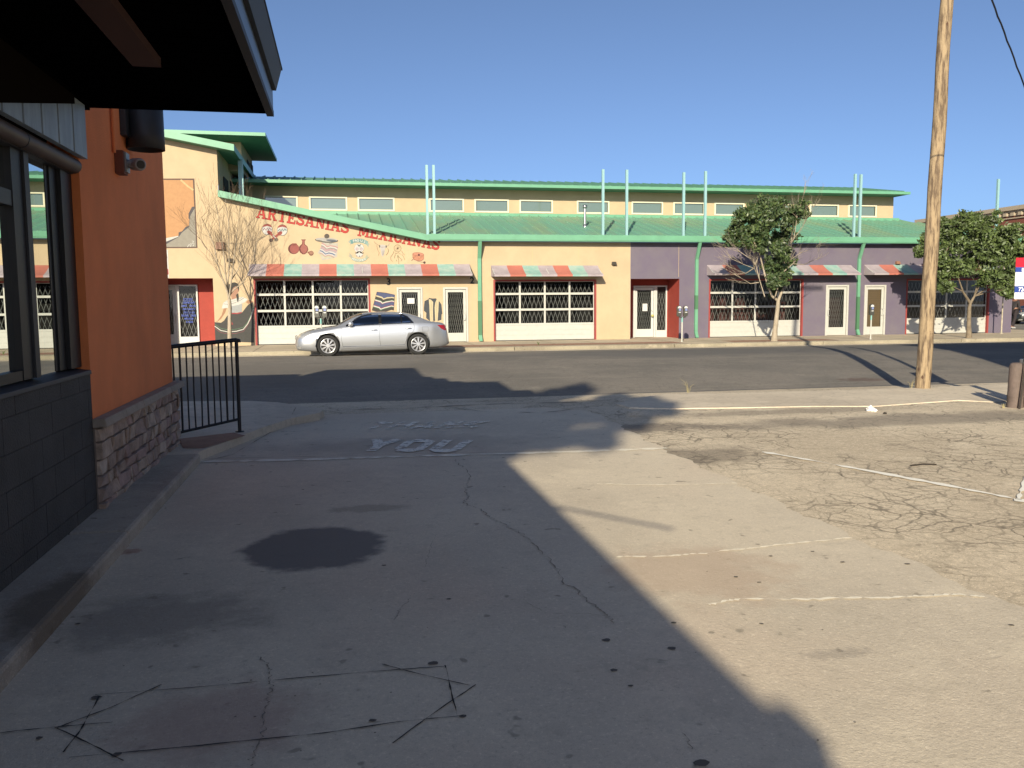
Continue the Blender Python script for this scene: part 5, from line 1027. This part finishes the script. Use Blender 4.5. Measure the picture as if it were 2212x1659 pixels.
            for j in range(9):
                a = 2 * math.pi * j / 9 + .17
                for da in (-.085, .085):
                    r0_, r1_, wd_ = .045, .218, .0095
                    def SP(r, off, yy): aa = a + da * (.35 + .65 * r / .22); return RP(1, 0, 0) and (c0.x + (r * math.cos(aa) - off * math.sin(aa)) * ca - s_ * yy * sa, c0.y + (r * math.cos(aa) - off * math.sin(aa)) * sa + s_ * yy * ca, c0.z + r * math.sin(aa) + off * math.cos(aa))
                    rb_.hexa([SP(r0_, -wd_, .835), SP(r1_, -wd_ * 1.1, .835), SP(r1_, wd_ * 1.1, .835), SP(r0_, wd_, .835)], [SP(r0_, -wd_, .868), SP(r1_, -wd_ * 1.1, .864), SP(r1_, wd_ * 1.1, .864), SP(r0_, wd_, .868)])
            rb_.tube([RP(0, 0, .83), RP(0, 0, .874)], .055, 20); rb_.build('rim', rimm, wh)
            dk = MB(); dk.tube([RP(0, 0, .72), RP(0, 0, .80)], .205, 24); dk.build('brake_disc', mat('brake_dark', (.04, .035, .035), .6, metal=.4), wh)
    return t
cyc = 28.25; pf = onY(710, 733, cyc - .87); pr = onY(902, 733, cyc - .87); carx = (pf.x + pr.x) / 2
sc_ = (pr.x - pf.x) / 2.82
sedan('parked_car', 'silver four door sedan parked at the far kerb in front of the striped awning', (carx, cyc, G(cyc - .8) - .0), silver, group='parked cars')
print('car x', carx, 'scale', sc_)
# ================================================================ TREES
bark = mat('pale_bark', (.50, .42, .32), .9, col2=(.30, .25, .18), vscale=4, stretch=(3, 3, .7), bump=.5, bscale=25); barkd = mat('grey_bark', (.30, .235, .16), .9, var=.4, vscale=6, bump=.5, bscale=30)
twigm = mat('twig_bark', (.19, .13, .08), .9, var=.3, vscale=5)
def leafm(nm, c):
    M = mat(nm, c, .5, var=.35, vscale=1.2); p = M.node_tree.nodes['Principled BSDF']; p.inputs['Subsurface Weight'].default_value = 0; return M
lA = leafm('leaf_mid', (.085, .125, .036)); lB = leafm('leaf_dark', (.045, .078, .028)); lC = leafm('leaf_light', (.12, .165, .05)); lD = leafm('leaf_olive', (.07, .095, .038))
def branch(b, p, d, L, r, depth, kids, spread, up=.0, m=None, tips=None, rn=random, minr=.003):
    n = 4; pts = [p]; rs = [r]; q = Vector(p); dd = Vector(d)
    for i in range(n):
        dd = (dd + Vector((rn.gauss(0, .10), rn.gauss(0, .10), rn.gauss(0, .05) + up))).normalized(); q = q + dd * (L / n); pts.append(Vector(q)); rs.append(max(minr, r * (1 - .55 * (i + 1) / n)))
    b.tube(pts, rs, 5 if r > .012 else 3, m, cap=False)
    if tips is not None: tips.append((Vector(q), depth))
    if depth <= 0: return
    for k in range(kids):
        t = rn.uniform(.35, 1.0) if k else 1.0; j = min(n, max(1, int(t * n))); base = pts[j]
        ax = Vector((rn.gauss(0, 1), rn.gauss(0, 1), rn.gauss(0, .5))).normalized(); nd = (dd + ax * spread * rn.uniform(.5, 1.2)).normalized()
        branch(b, base, nd, L * rn.uniform(.62, .85), rs[j] * .72, depth - 1, kids, spread, up, m, tips, rn, minr)
def leaves(b, centers, n, size, mats, rn, spread=1.0):
    for i in range(n):
        c, r = centers[rn.randrange(len(centers))]
        p = c + Vector((rn.gauss(0, r), rn.gauss(0, r), rn.gauss(0, r * .75))) * spread
        a = Vector((rn.gauss(0, 1), rn.gauss(0, 1), rn.gauss(0, .8))).normalized(); t = a.orthogonal().normalized(); u = a.cross(t); ang = rn.uniform(0, 6.28); t, u = t * math.cos(ang) + u * math.sin(ang), u * math.cos(ang) - t * math.sin(ang)
        s_ = size * rn.uniform(.5, 1.6); b.add([p - t * s_, p - u * s_ * .42, p + t * s_, p + u * s_ * .42], [(0, 1, 2, 3)], mats[rn.randrange(len(mats))])
def px_tree(name, label, base, Y, trunk, limbs, blobs, nleaf, size, mats, seed, bk, r0_, extra=None, group='street trees along the far kerb', subs=20):
    rn = random.Random(seed); t = thing(name, label, 'tree', tuple(base), group); b = MB()
    P3 = lambda x, y, dy=0: onY(x, y, Y + dy)
    pts = [Vector(base) - Vector((0, 0, .03))] + [P3(x, y) for x, y in trunk]; rs = [r0_ * 1.35] + [r0_ * (1 - .35 * i / len(trunk)) for i in range(1, len(trunk) + 1)]
    b.tube(pts, rs, 12)
    for L_ in limbs:
        q = [P3(x, y, dy) for x, y, dy in L_[1:]]; r = L_[0]; b.tube([pts[-1] if i == 0 else v for i, v in enumerate([None] + q)], [r * (1 - .65 * i / len(q)) for i in range(len(q) + 1)], 8)
    nodes = [pts[-1]] + [P3(x, y, dy) for L_ in limbs for x, y, dy in L_[1:]]; cs = []
    ppm = (onY(CX + 100, 600, Y) - onY(CX, 600, Y)).length / 100
    for bx2, by2, br in blobs:
        rr = br * ppm * (1.0 if bx2 > 1900 else 1.15); dy = rn.uniform(-.5, .5); c0 = P3(bx2, by2, dy)
        nd = min(nodes, key=lambda q: (q - c0).length + (2 if q.z > c0.z else 0)); b.tube([nd, nd.lerp(c0, .55) + Vector((rn.gauss(0, .06), rn.gauss(0, .08), .06)), c0], [.028, .02, .01], 6); nodes.append(c0)
        for k in range(subs):
            d = Vector((rn.gauss(0, 1), rn.gauss(0, 1), rn.gauss(0, 1))).normalized(); cc = c0 + d * rr * rn.uniform(.3, 1.12); cs.append((cc, rr * rn.uniform(.11, .28)))
            if k % 2 == 0: b.tube([c0, c0.lerp(cc, .5) + Vector((0, 0, .03)), cc], [.014, .009, .004], 4, cap=False)
    if extra: extra(b, P3, pts, rn)
    b.build('trunk', bk, t)
    if cs: f = MB(); leaves(f, cs, nleaf, size, mats, rn); f.build('crown', None, t)
    return t
# evergreen with pale forked trunk and dead twigs
bt2 = onZ(1672, 737, .147)
def dead2(b, P3, pts, rn):
    for L_ in [[(1652, 640), (1640, 600), (1628, 580), (1605, 570), (1580, 557)], [(1640, 600), (1633, 575), (1625, 560), (1600, 545), (1570, 535)], [(1628, 580), (1635, 560), (1628, 540), (1610, 515)], [(1676, 640), (1690, 590), (1705, 565), (1725, 548), (1760, 536)], [(1690, 590), (1712, 570), (1735, 572), (1765, 560)], [(1690, 590), (1700, 540), (1715, 515), (1722, 470), (1735, 420)], [(1700, 560), (1712, 520), (1735, 490), (1760, 450)], [(1628, 580), (1610, 590), (1590, 583)], [(1640, 610), (1620, 612), (1600, 600)]]:
        q = [P3(x + rn.gauss(0, 1), y + rn.gauss(0, 1), rn.uniform(-.45, .2)) for x, y in L_]; b.tube(q, [.024 * (1 - .8 * i / (len(q) - 1)) for i in range(len(q))], 6, cap=False)
        for i in range(1, len(q)):
            for k in range(3): d = (q[i] - q[i - 1]).normalized(); branch(b, q[i], (d + Vector((rn.gauss(0, .4), rn.gauss(0, .4), .25))).normalized(), .45, .010, 2, 2, .55, .03, None, None, rn)
px_tree('street_tree', 'leafy street tree with pale forked trunk and bare dead twigs by the purple wall', bt2, bt2.y, [(1674, 715), (1677, 690), (1680, 665), (1681, 650)], [(.055, (1668, 640, 0), (1658, 615, -.1), (1650, 585, -.1), (1640, 545, -.2), (1625, 515, -.3)), (.06, (1688, 632, 0), (1697, 612, .1), (1705, 560, .1), (1712, 500, 0))],
        [(1592, 497, 17), (1578, 520, 13), (1607, 465, 19), (1625, 490, 24), (1645, 452, 21), (1665, 438, 14), (1690, 450, 20), (1722, 452, 17), (1705, 475, 20), (1660, 480, 27), (1640, 515, 24), (1690, 515, 24), (1612, 520, 16), (1685, 550, 20), (1692, 580, 20), (1682, 605, 17), (1672, 625, 12), (1665, 575, 15), (1738, 460, 10)], 27000, .068, [lA, lB, lB, lD], 11, bark, .105, dead2, subs=19)
bt3 = onZ(2093, 730, .147)
px_tree('street_tree', 'broad round leafy street tree partly behind the wooden utility pole', bt3, bt3.y, [(2093, 700), (2094, 665), (2096, 655)], [(.06, (2080, 630, -.1), (2070, 600, -.2)), (.06, (2105, 640, 0), (2115, 600, .1))],
        [(2000, 535, 22), (1985, 545, 12), (2020, 510, 26), (2045, 490, 22), (2030, 560, 28), (2035, 595, 24), (2060, 520, 34), (2080, 480, 22), (2105, 475, 24), (2100, 520, 36), (2140, 480, 24), (2150, 515, 34), (2185, 500, 26), (2195, 540, 32), (2160, 560, 36), (2110, 565, 36), (2075, 580, 30), (2175, 600, 30), (2140, 600, 24), (2215, 570, 26), (2225, 520, 26), (2045, 620, 14), (2180, 625, 18), (2027, 478, 8)], 42000, .072, [lA, lA, lC, lD], 5, barkd, .09, subs=16)
# bare tree in front of the lettered wall
bt1 = onZ(497, 751, .147); rn = random.Random(3)
t = thing('bare_street_tree', 'leafless street tree with slender upright twigs in front of the dancer mural', 'tree', tuple(bt1), 'street trees along the far kerb'); b = MB(); Y1 = bt1.y
P3 = lambda x, y, dy=0: onY(x, y, Y1 + dy)
tr_ = [bt1 - Vector((0, 0, .03)), P3(496, 720), P3(496, 690), P3(497, 665), P3(495, 645)]; b.tube(tr_, [.095, .075, .068, .066, .058], 12)
tw = MB()
for L_, r in [([(495, 645), (487, 620), (478, 600), (470, 570), (462, 530), (448, 495), (436, 468)], .045), ([(495, 645), (490, 615), (487, 585), (483, 550), (478, 510), (470, 465), (462, 432)], .04), ([(495, 645), (493, 610), (495, 575), (494, 530), (492, 480), (488, 430)], .04), ([(495, 645), (500, 605), (505, 570), (510, 530), (514, 490), (520, 440)], .04), ([(495, 640), (505, 625), (523, 612), (531, 600), (540, 575), (552, 535), (560, 500)], .035), ([(500, 605), (512, 585), (522, 560), (530, 520), (540, 470)], .03), ([(470, 570), (455, 545), (440, 530), (425, 500)], .022)]:
    q = [P3(x + rn.gauss(0, .8), y, rn.uniform(-.05, .05) + i * rn.uniform(-.12, .12)) for i, (x, y) in enumerate(L_)]; b.tube(q, [r * .8 * (1 - .8 * i / (len(q) - 1)) for i in range(len(q))], 8, cap=False)
    for i in range(2, len(q)):
        for k in range(3): d = (q[i] - q[i - 1]).normalized(); p = q[i].lerp(q[i - 1], rn.random()); branch(tw, p, (d + Vector((rn.gauss(0, .38), rn.gauss(0, .45), .1))).normalized(), .60, .0068, 3, 2, .36, .05, None, None, rn, .0026)
b.build('trunk', bark, t); tw.build('crown', twigm, t)
# slim pale post by the corner
sp = onZ(2163, 721, .147); b = MB(); b.tube([(sp.x, sp.y, .147), (sp.x, sp.y, .30), (sp.x, sp.y, 3.2)], [.05, .03, .026], 10); b.lathe((sp.x, sp.y, .147), [(0, .05), (.05, .045), (.09, 0)], 12)
tag(b.build('slim_post', mat('pale_post', (.62, .55, .42), .7, var=.4, vscale=9)), 'slim pale post with flared foot at the corner of the purple wall', 'post')
# ================================================================ RIGHT SIDE: sign, bollards
bo = onZ(2192, 880, .15); bol = mat('brown_bollard', (.135, .10, .085), .8, var=.3, vscale=7, bump=.3, bscale=30)
def bollard(px, label):
    p = onZ(px, 880.5, .15); t = thing('bollard', label, 'bollard', tuple(p), 'brown bollards at the lot exit'); b = MB(); ht = onY(px, 786, p.y).z
    b.lathe(p, [(0, ht - .15 + .02), (.06, ht - .15 + .015), (.085, ht - .15), (.098, ht - .19), (.103, .3), (.108, .1), (.112, 0)], 24); b.build('post', bol, t)
    c = MB(); c.lathe((p.x, p.y, p.z), [(.1095, .16), (.1125, .17), (.1095, .18)], 24); c.build('band', bol, t); return p, ht
pA, hA = bollard(2192, 'brown concrete filled bollard with a steel lock on top, nearest the utility pole'); pB, hB = bollard(2227, 'brown bollard at the right picture edge under the parking sign')
lk = thing('chain_lock', 'small steel padlock and chain lying across the tops of the brown bollards', 'lock', (pA.x + .06, pA.y, hA))
b = MB(); b.box(pA.x + .03, pA.x + .10, pA.y - .06, pA.y - .01, hA + .003, hA + .075); b.build('lock_body', chrome, lk, bevel=.01)
b = MB()
for k in range(7): c_ = Vector((pA.x + .08 + k * .026, pA.y - .02, hA + .035 + .012 * math.sin(k))); b.tube([c_ + Vector((.018 * math.cos(a), .006 * math.sin(a * 2), .014 * math.sin(a))) for a in [i * math.pi / 4 for i in range(9)]], .005, 5, cap=False)
b.build('chain', blackm, lk)
rp = onZ(2205, 884, .15); b = MB(); b.tube([(rp.x - .02, rp.y, .15), (rp.x + .06, rp.y, hA + .18)], .012, 8); tag(b.build('steel_rod', mat('rusty_black', (.025, .018, .014), .7)), 'thin dark steel rod leaning between the two brown bollards', 'rod')
sg_p = onZ(2224, 876, .15); sY = sg_p.y + .12
sg = thing('parking_sign', 'red, blue and white pay parking sign numbered 726 on a tall post', 'sign', (sg_p.x, sY, .15))
b = MB(); b.tube([(sg_p.x + .14, sY + .1, .15), (sg_p.x + .14, sY + .1, 6.0)], [.07, .055], 14); b.build('post', mat('sign_post', (.06, .055, .05), .7), sg)
sgred, sgblue, sgw = mat('sign_red', (.60, .02, .04), .4), mat('sign_blue', (.03, .06, .26), .4), mat('sign_white', (.75, .77, .74), .4)
SX = lambda x, y: onY(x, y, sY).x; SZ = lambda x, y: onY(x, y, sY).z
x0, x1 = SX(2192.5, 600), SX(2258, 600); b = MB(); th_ = .012
for ya, yb, m_ in [(557, 577, sgred), (577, 588, sgblue), (588, 618, sgw), (618, 632, sgblue), (632, 646, sgw)]: b.box(x0, x1, sY - th_, sY, SZ(2200, yb), SZ(2200, ya), m_)
pl = b.build('sign_panel', None, sg)
def sign_text(txt, px, py, hpx, m_):
    h = (SZ(2200, py - hpx) - SZ(2200, py)); me = font_mesh(txt, 'sign_lettering', m_, h * 1.38, 0, .0012)
    p = Vector((SX(px, py), sY - .016, SZ(px, py)))
    for v in me.vertices: v.co = (p.x + v.co.x, p.y, p.z + v.co.y)
    o = bpy.data.objects.new('sign_lettering', me); link(o); o.parent = pl
sign_text('726', 2198, 629.5, 9, mat('sign_text_white', (.85, .85, .85), .5)); b = MB(); b.box(SX(2206, 580), x1 - .01, sY - .015, sY - .013, SZ(2200, 586.5), SZ(2200, 579)); b.build('sign_label', sgw, pl)
b = MB()
for k, yy in enumerate((593, 596)): b.box(SX(2206 + k * -2, 590), SX(2238, 590), sY - .015, sY - .013, SZ(2200, yy + .7), SZ(2200, yy))
b.box(SX(2200, 640), SX(2216, 640), sY - .015, sY - .013, SZ(2200, 641), SZ(2200, 640.2)); b.ell = None; b.build('fine_print', mat('sign_grey', (.35, .37, .36), .5), pl)
# litter and weeds
def crumple(name, px, py, r, m_, label, cat):
    p = gr(px, py); b = MB(); bm = bmesh.new(); bmesh.ops.create_icosphere(bm, subdivisions=2, radius=r)
    vs = [(p.x + v.co.x * random.uniform(.6, 1.3), p.y + v.co.y * random.uniform(.6, 1.2), max(p.z + .005, p.z + r * .5 + v.co.z * random.uniform(.4, 1.0))) for v in bm.verts]; fs = [[v.index for v in f.verts] for f in bm.faces]; bm.free(); b.add(vs, fs); return tag(b.build(name, m_), label, cat)
crumple('litter', 1881, 889, .065, mat('litter_white', (.75, .75, .73), .7), 'crumpled white paper litter on the asphalt below the utility pole', 'litter')
crumple('litter', 1888, 890, .045, mat('litter_white', (.75, .75, .73), .7), 'smaller white scrap beside the crumpled paper on the asphalt', 'litter')
crumple('litter', 1912, 895, .028, mat('litter_dark', (.03, .025, .02), .8), 'small dark scrap on asphalt right of the white paper', 'litter')
b = MB(); p = gr(1995, 1007); b.tube([(p.x - .14, p.y, p.z + .012), (p.x, p.y + .01, p.z + .02), (p.x + .13, p.y - .01, p.z + .012)], .008, 6); tag(b.build('twig', mat('twig_dark', (.04, .03, .022), .9)), 'short dark twig lying on the cracked parking asphalt', 'twig')
p = gr(415, 750) if False else onZ(391, 733.5, .147); b = MB(); b.tube([(p.x - .17, Yr - .25, .2), (p.x + .02, Yr - .25, .2)], .04, 10); tag(b.build('plastic_bottle', mat('bottle_blue', (.40, .50, .55), .2)), 'clear plastic bottle lying at the foot of the white entrance door', 'bottle')
b = MB(); b.lathe((p.x + .14, Yr - .27, .15), [(.0, .0), (.05, .0), (.055, .13), (.05, .14), (.0, .14)], 12); tag(b.build('drink_can', mat('can_grey', (.4, .4, .36), .3, metal=.6)), 'grey drink can at the foot of the white entrance door', 'can')
def weed(px, py, z, n, h, label, m_, Yf=None):
    p = onZ(px, py, z); t = MB()
    for k in range(n):
        a = random.uniform(0, 6.28); l = h * random.uniform(.4, 1); d = Vector((math.cos(a), math.sin(a) * .6, 0)); t.tube([p + d * .02, p + d * l * .25 + Vector((0, 0, l * .7)), p + d * l * .7 + Vector((0, 0, l))], [.004, .003, .0015], 4, cap=False)
    tag(t.build('weed', m_), label, 'weed')
dry = mat('dry_grass', (.42, .36, .19), .9); grn = mat('green_grass', (.12, .16, .05), .9)
weed(1487, 848, .16, 6, .24, 'dry weed sprouting at the kerb left of the utility pole', dry); weed(1968, 838, .16, 6, .2, 'dry grass tuft at the foot of the utility pole', dry); weed(1163, 745, .147, 26, .13, 'low green weed in the red strip of the far pavement', grn); weed(2168, 882, .15, 16, .07, 'dry weed clump at the foot of the brown bollard', dry)
# ================================================================ BEYOND THE CORNER
sr = MB(); sr.quad((33.2, 34.4, .149), (52, 34.4, .149), (52, 160, .149), (33.2, 160, .149)); structure(sr.build('side_road', ground_mat('side_road_asphalt', (.22, .20, .165), (.17, .155, .13), (.27, .245, .2), .6)))
brick = mat('red_brick', (.27, .085, .055), .9, var=.25, vscale=2, bump=.3); cream = mat('cream_cornice', (.52, .43, .31), .85, var=.15, vscale=4)
bb = thing('brick_building', 'distant red brick building with cream dentil cornice beyond the corner', 'building', (55, 60, 0)); XB = 55
zt0 = onX(2212, 442.6, XB).z
b = MB(); b.box(XB, XB + 18, 40, 74.5, 0, zt0 - .35); b.build('wall', brick, bb)
b = MB(); b.box(XB - .35, XB + 18, 39.7, 74.8, zt0 - .34, zt0); b.box(XB - .15, XB + 18, 39.9, 74.6, zt0 - .50, zt0 - .341); b.box(XB - .12, XB + 1, 39.9, 74.6, zt0 - 1.02, zt0 - .92); b.box(XB - .2, XB + 1, 39.9, 74.6, zt0 - 2.15, zt0 - 1.85); b.build('cornice', cream, bb)
b = MB(); y = 40
while y < 74.4: b.box(XB - .22, XB - .001, y, y + .38, zt0 - .78, zt0 - .52); y += .8
b.box(XB - .03, XB - .002, 40, 74.4, zt0 - .80, zt0 - .501); b.build('dentil_course', cream, bb)
y = 41.5
while y < 73:
    b = MB(); b.box(XB - .03, XB + .1, y, y + 1.3, zt0 - 4.6, zt0 - 2.75); f = b.build('window', darkin, bb); b = MB(); b.box(XB - .12, XB - .031, y - .2, y + 1.5, zt0 - 2.74, zt0 - 2.35); b.box(XB - .12, XB - .031, y - .15, y + 1.45, zt0 - 4.8, zt0 - 4.61); b.build('lintel', cream, f); y += 2.9
b = MB(); b.box(XB - .1, XB - .001, 40, 74.4, 0, .9); b.box(XB - .1, XB - .001, 40, 74.4, 3.0, 3.3); b.build('stone_base', cream, bb)
dk = mat('dark_car_paint', (.055, .06, .06), .3, metal=.5, coat=.8)
sedan('parked_car', 'dark car parked on the side street beyond the purple corner', (41.9, 44.9, .16), dk, group='parked cars')
# person partly behind the corner
def person(loc, rot):
    t = thing('person', 'person in dark clothes walking out from behind the purple building corner', 'person', tuple(loc)); x, y, z = loc; c_, s_ = math.cos(rot), math.sin(rot)
    def W(px, py, pz): return (x + px * c_ - py * s_, y + px * s_ + py * c_, z + pz)
    J = {'pel': (0, 0, .94, .15), 'sp1': (.01, 0, 1.12, .14), 'sp2': (.03, 0, 1.32, .155), 'nk': (.04, 0, 1.47, .06), 'hd0': (.05, 0, 1.55, .075), 'hd': (.06, 0, 1.63, .095), 'hd2': (.06, 0, 1.71, .075),
         'hl': (0, .09, .90, .095), 'kl': (.16, .09, .50, .062), 'al': (.08, .09, .09, .042), 'fl': (.22, .09, .04, .035), 'hr': (0, -.09, .90, .095), 'kr': (-.05, -.09, .49, .062), 'ar': (-.26, -.09, .13, .042), 'fr': (-.15, -.09, .04, .035),
         'shl': (.03, .19, 1.40, .06), 'el': (-.05, .24, 1.13, .043), 'wl': (.06, .25, .90, .032), 'hdl': (.09, .25, .83, .035), 'shr': (.03, -.19, 1.40, .06), 'er': (.02, -.25, 1.12, .043), 'wr': (.17, -.24, .93, .032), 'hdr': (.21, -.24, .87, .035)}
    Eg = [('pel', 'sp1'), ('sp1', 'sp2'), ('sp2', 'nk'), ('nk', 'hd0'), ('hd0', 'hd'), ('hd', 'hd2'), ('pel', 'hl'), ('hl', 'kl'), ('kl', 'al'), ('al', 'fl'), ('pel', 'hr'), ('hr', 'kr'), ('kr', 'ar'), ('ar', 'fr'), ('sp2', 'shl'), ('shl', 'el'), ('el', 'wl'), ('wl', 'hdl'), ('sp2', 'shr'), ('shr', 'er'), ('er', 'wr'), ('wr', 'hdr')]
    ks = list(J)
    def grow(keys, name, m_, add, par=t):
        me = bpy.data.meshes.new(name); kk = [k for k in ks if k in keys]; me.from_pydata([W(*J[k][:3]) for k in kk], [(kk.index(a), kk.index(c2)) for a, c2 in Eg if a in kk and c2 in kk], []); o = bpy.data.objects.new(name, me); link(o)
        sk = o.modifiers.new('s', 'SKIN'); o.modifiers.new('u', 'SUBSURF').render_levels = 2; o.modifiers['u'].levels = 2
        for i, k in enumerate(kk): v = me.skin_vertices[0].data[i]; v.radius = (J[k][3] + add, J[k][3] + add); v.use_root = (i == 0)
        dg = bpy.context.evaluated_depsgraph_get(); m2 = bpy.data.meshes.new_from_object(o.evaluated_get(dg)); o.modifiers.clear(); o.data = m2; m2.materials.clear(); m2.materials.append(m_)
        for pg in m2.polygons: pg.use_smooth = True
        o.parent = par; o.matrix_parent_inverse = Matrix.Translation(-Vector(t.location)); return o
    skin = mat('skin', (.35, .18, .12), .6); grow(ks, 'body', skin, 0)
    grow(['pel', 'hl', 'kl', 'al', 'hr', 'kr', 'ar'], 'trousers', mat('trousers_dark', (.03, .022, .026), .9), .012); grow(['pel', 'sp1', 'sp2', 'shl', 'el', 'shr', 'er', 'wr', 'wl'], 'jacket', mat('jacket_dark', (.035, .03, .035), .9), .014)
    b = MB()
    for k in ('f', ):
        for a_, f_ in (('al', 'fl'), ('ar', 'fr')): A = Vector(W(*J[a_][:3])); F2 = Vector(W(*J[f_][:3])); b.tube([A - Vector((0, 0, .04)), A.lerp(F2, .6) - Vector((0, 0, .01)), F2], [.045, .045, .035], 10)
    b.build('shoes', mat('shoe_white', (.6, .6, .58), .6), t)
    b = MB(); h_ = W(.05, 0, 1.69); b.lathe(h_, [(0, .075), (.07, .05), (.10, .0), (.098, -.04)], 14); b.build('hair', mat('hair_dark', (.02, .015, .012), .8), t)
pp = onZ(2193, 716, .15); pq = onY(2193, 716, 38.3); person((onY(2190, 690, 38.3).x, 38.3, .15), .15)
# ================================================================ OUT OF VIEW BUT CASTING THE SHADOWS ON THE LOT
cs_ = thing('shadow_building', 'unseen tan box building added to cast the shadow on the right of the road', 'building', (15, -4, .1)); tanm = mat('tan_stucco', (.42, .33, .24), .9, var=.1)
b = MB(); b.box(9.4, 26, -14, 4, .1, 9.2); b.build('wall', tanm, cs_); b = MB(); b.box(9.3, 26.1, -14.1, 4.1, 9.201, 9.45); b.build('parapet', cream, cs_)  # plain box added as caster of the large shadow on the road's right
for k in range(4):
    for z in (1.2, 5.4): b = MB(); b.box(9.35, 9.5, -12.5 + k * 4, -10.5 + k * 4, z, z + 1.8); b.build('window', darkin, cs_)
# tree behind the near building whose crown shades the driveway mouth
def hidden_tree(base, centers, n, seed, label):
    rn = random.Random(seed); t = thing('tall_tree', label, 'tree', base); b = MB(); top = Vector((-8.3, -11.5, 8.3)); B = Vector(base); b.tube([B, B.lerp(top, .5), top], [.2, .14, .07], 10); cs = []
    for c, r in centers:
        b.tube([B.lerp(top, .97), Vector(c)], [.05, .015], 6)
        for k in range(14): d = Vector((rn.gauss(0, 1), rn.gauss(0, 1), rn.gauss(0, 1))).normalized(); cs.append((Vector(c) + d * r * rn.uniform(.3, .95), r * .22))
    b.build('trunk', barkd, t); f = MB(); leaves(f, cs, n, .10, [lA, lB], rn); f.build('crown', None, t)
KX, KY = math.sin(SAZ) / math.tan(SEL), math.cos(SAZ) / math.tan(SEL)
def src(px, py, h): p = gr(px, py); return (p.x - KX * h, p.y - KY * h, p.z + h)
cen = [(src(1240, 852, 9.0), .42), (src(1190, 858, 8.6), .42), (src(1330, 858, 9.0), .30), (src(1370, 868, 9.0), .42), (src(1310, 878, 8.8), .45), (src(1425, 885, 8.8), .30), (src(1290, 893, 8.6), .4), (src(1220, 885, 8.8), .5), (src(1370, 910, 8.6), .25), (src(1290, 950, 8.6), .28), (src(1215, 948, 8.6), .26), (src(1130, 930, 8.6), .55), (src(1140, 948, 8.4), .36), (src(1060, 900, 8.6), .7), (src(1150, 895, 8.6), .42), (src(1090, 960, 8.5), .45)]
hidden_tree((-8.9, -11.6, .15), cen, 15000, 21, 'tall leafy tree behind the near building')
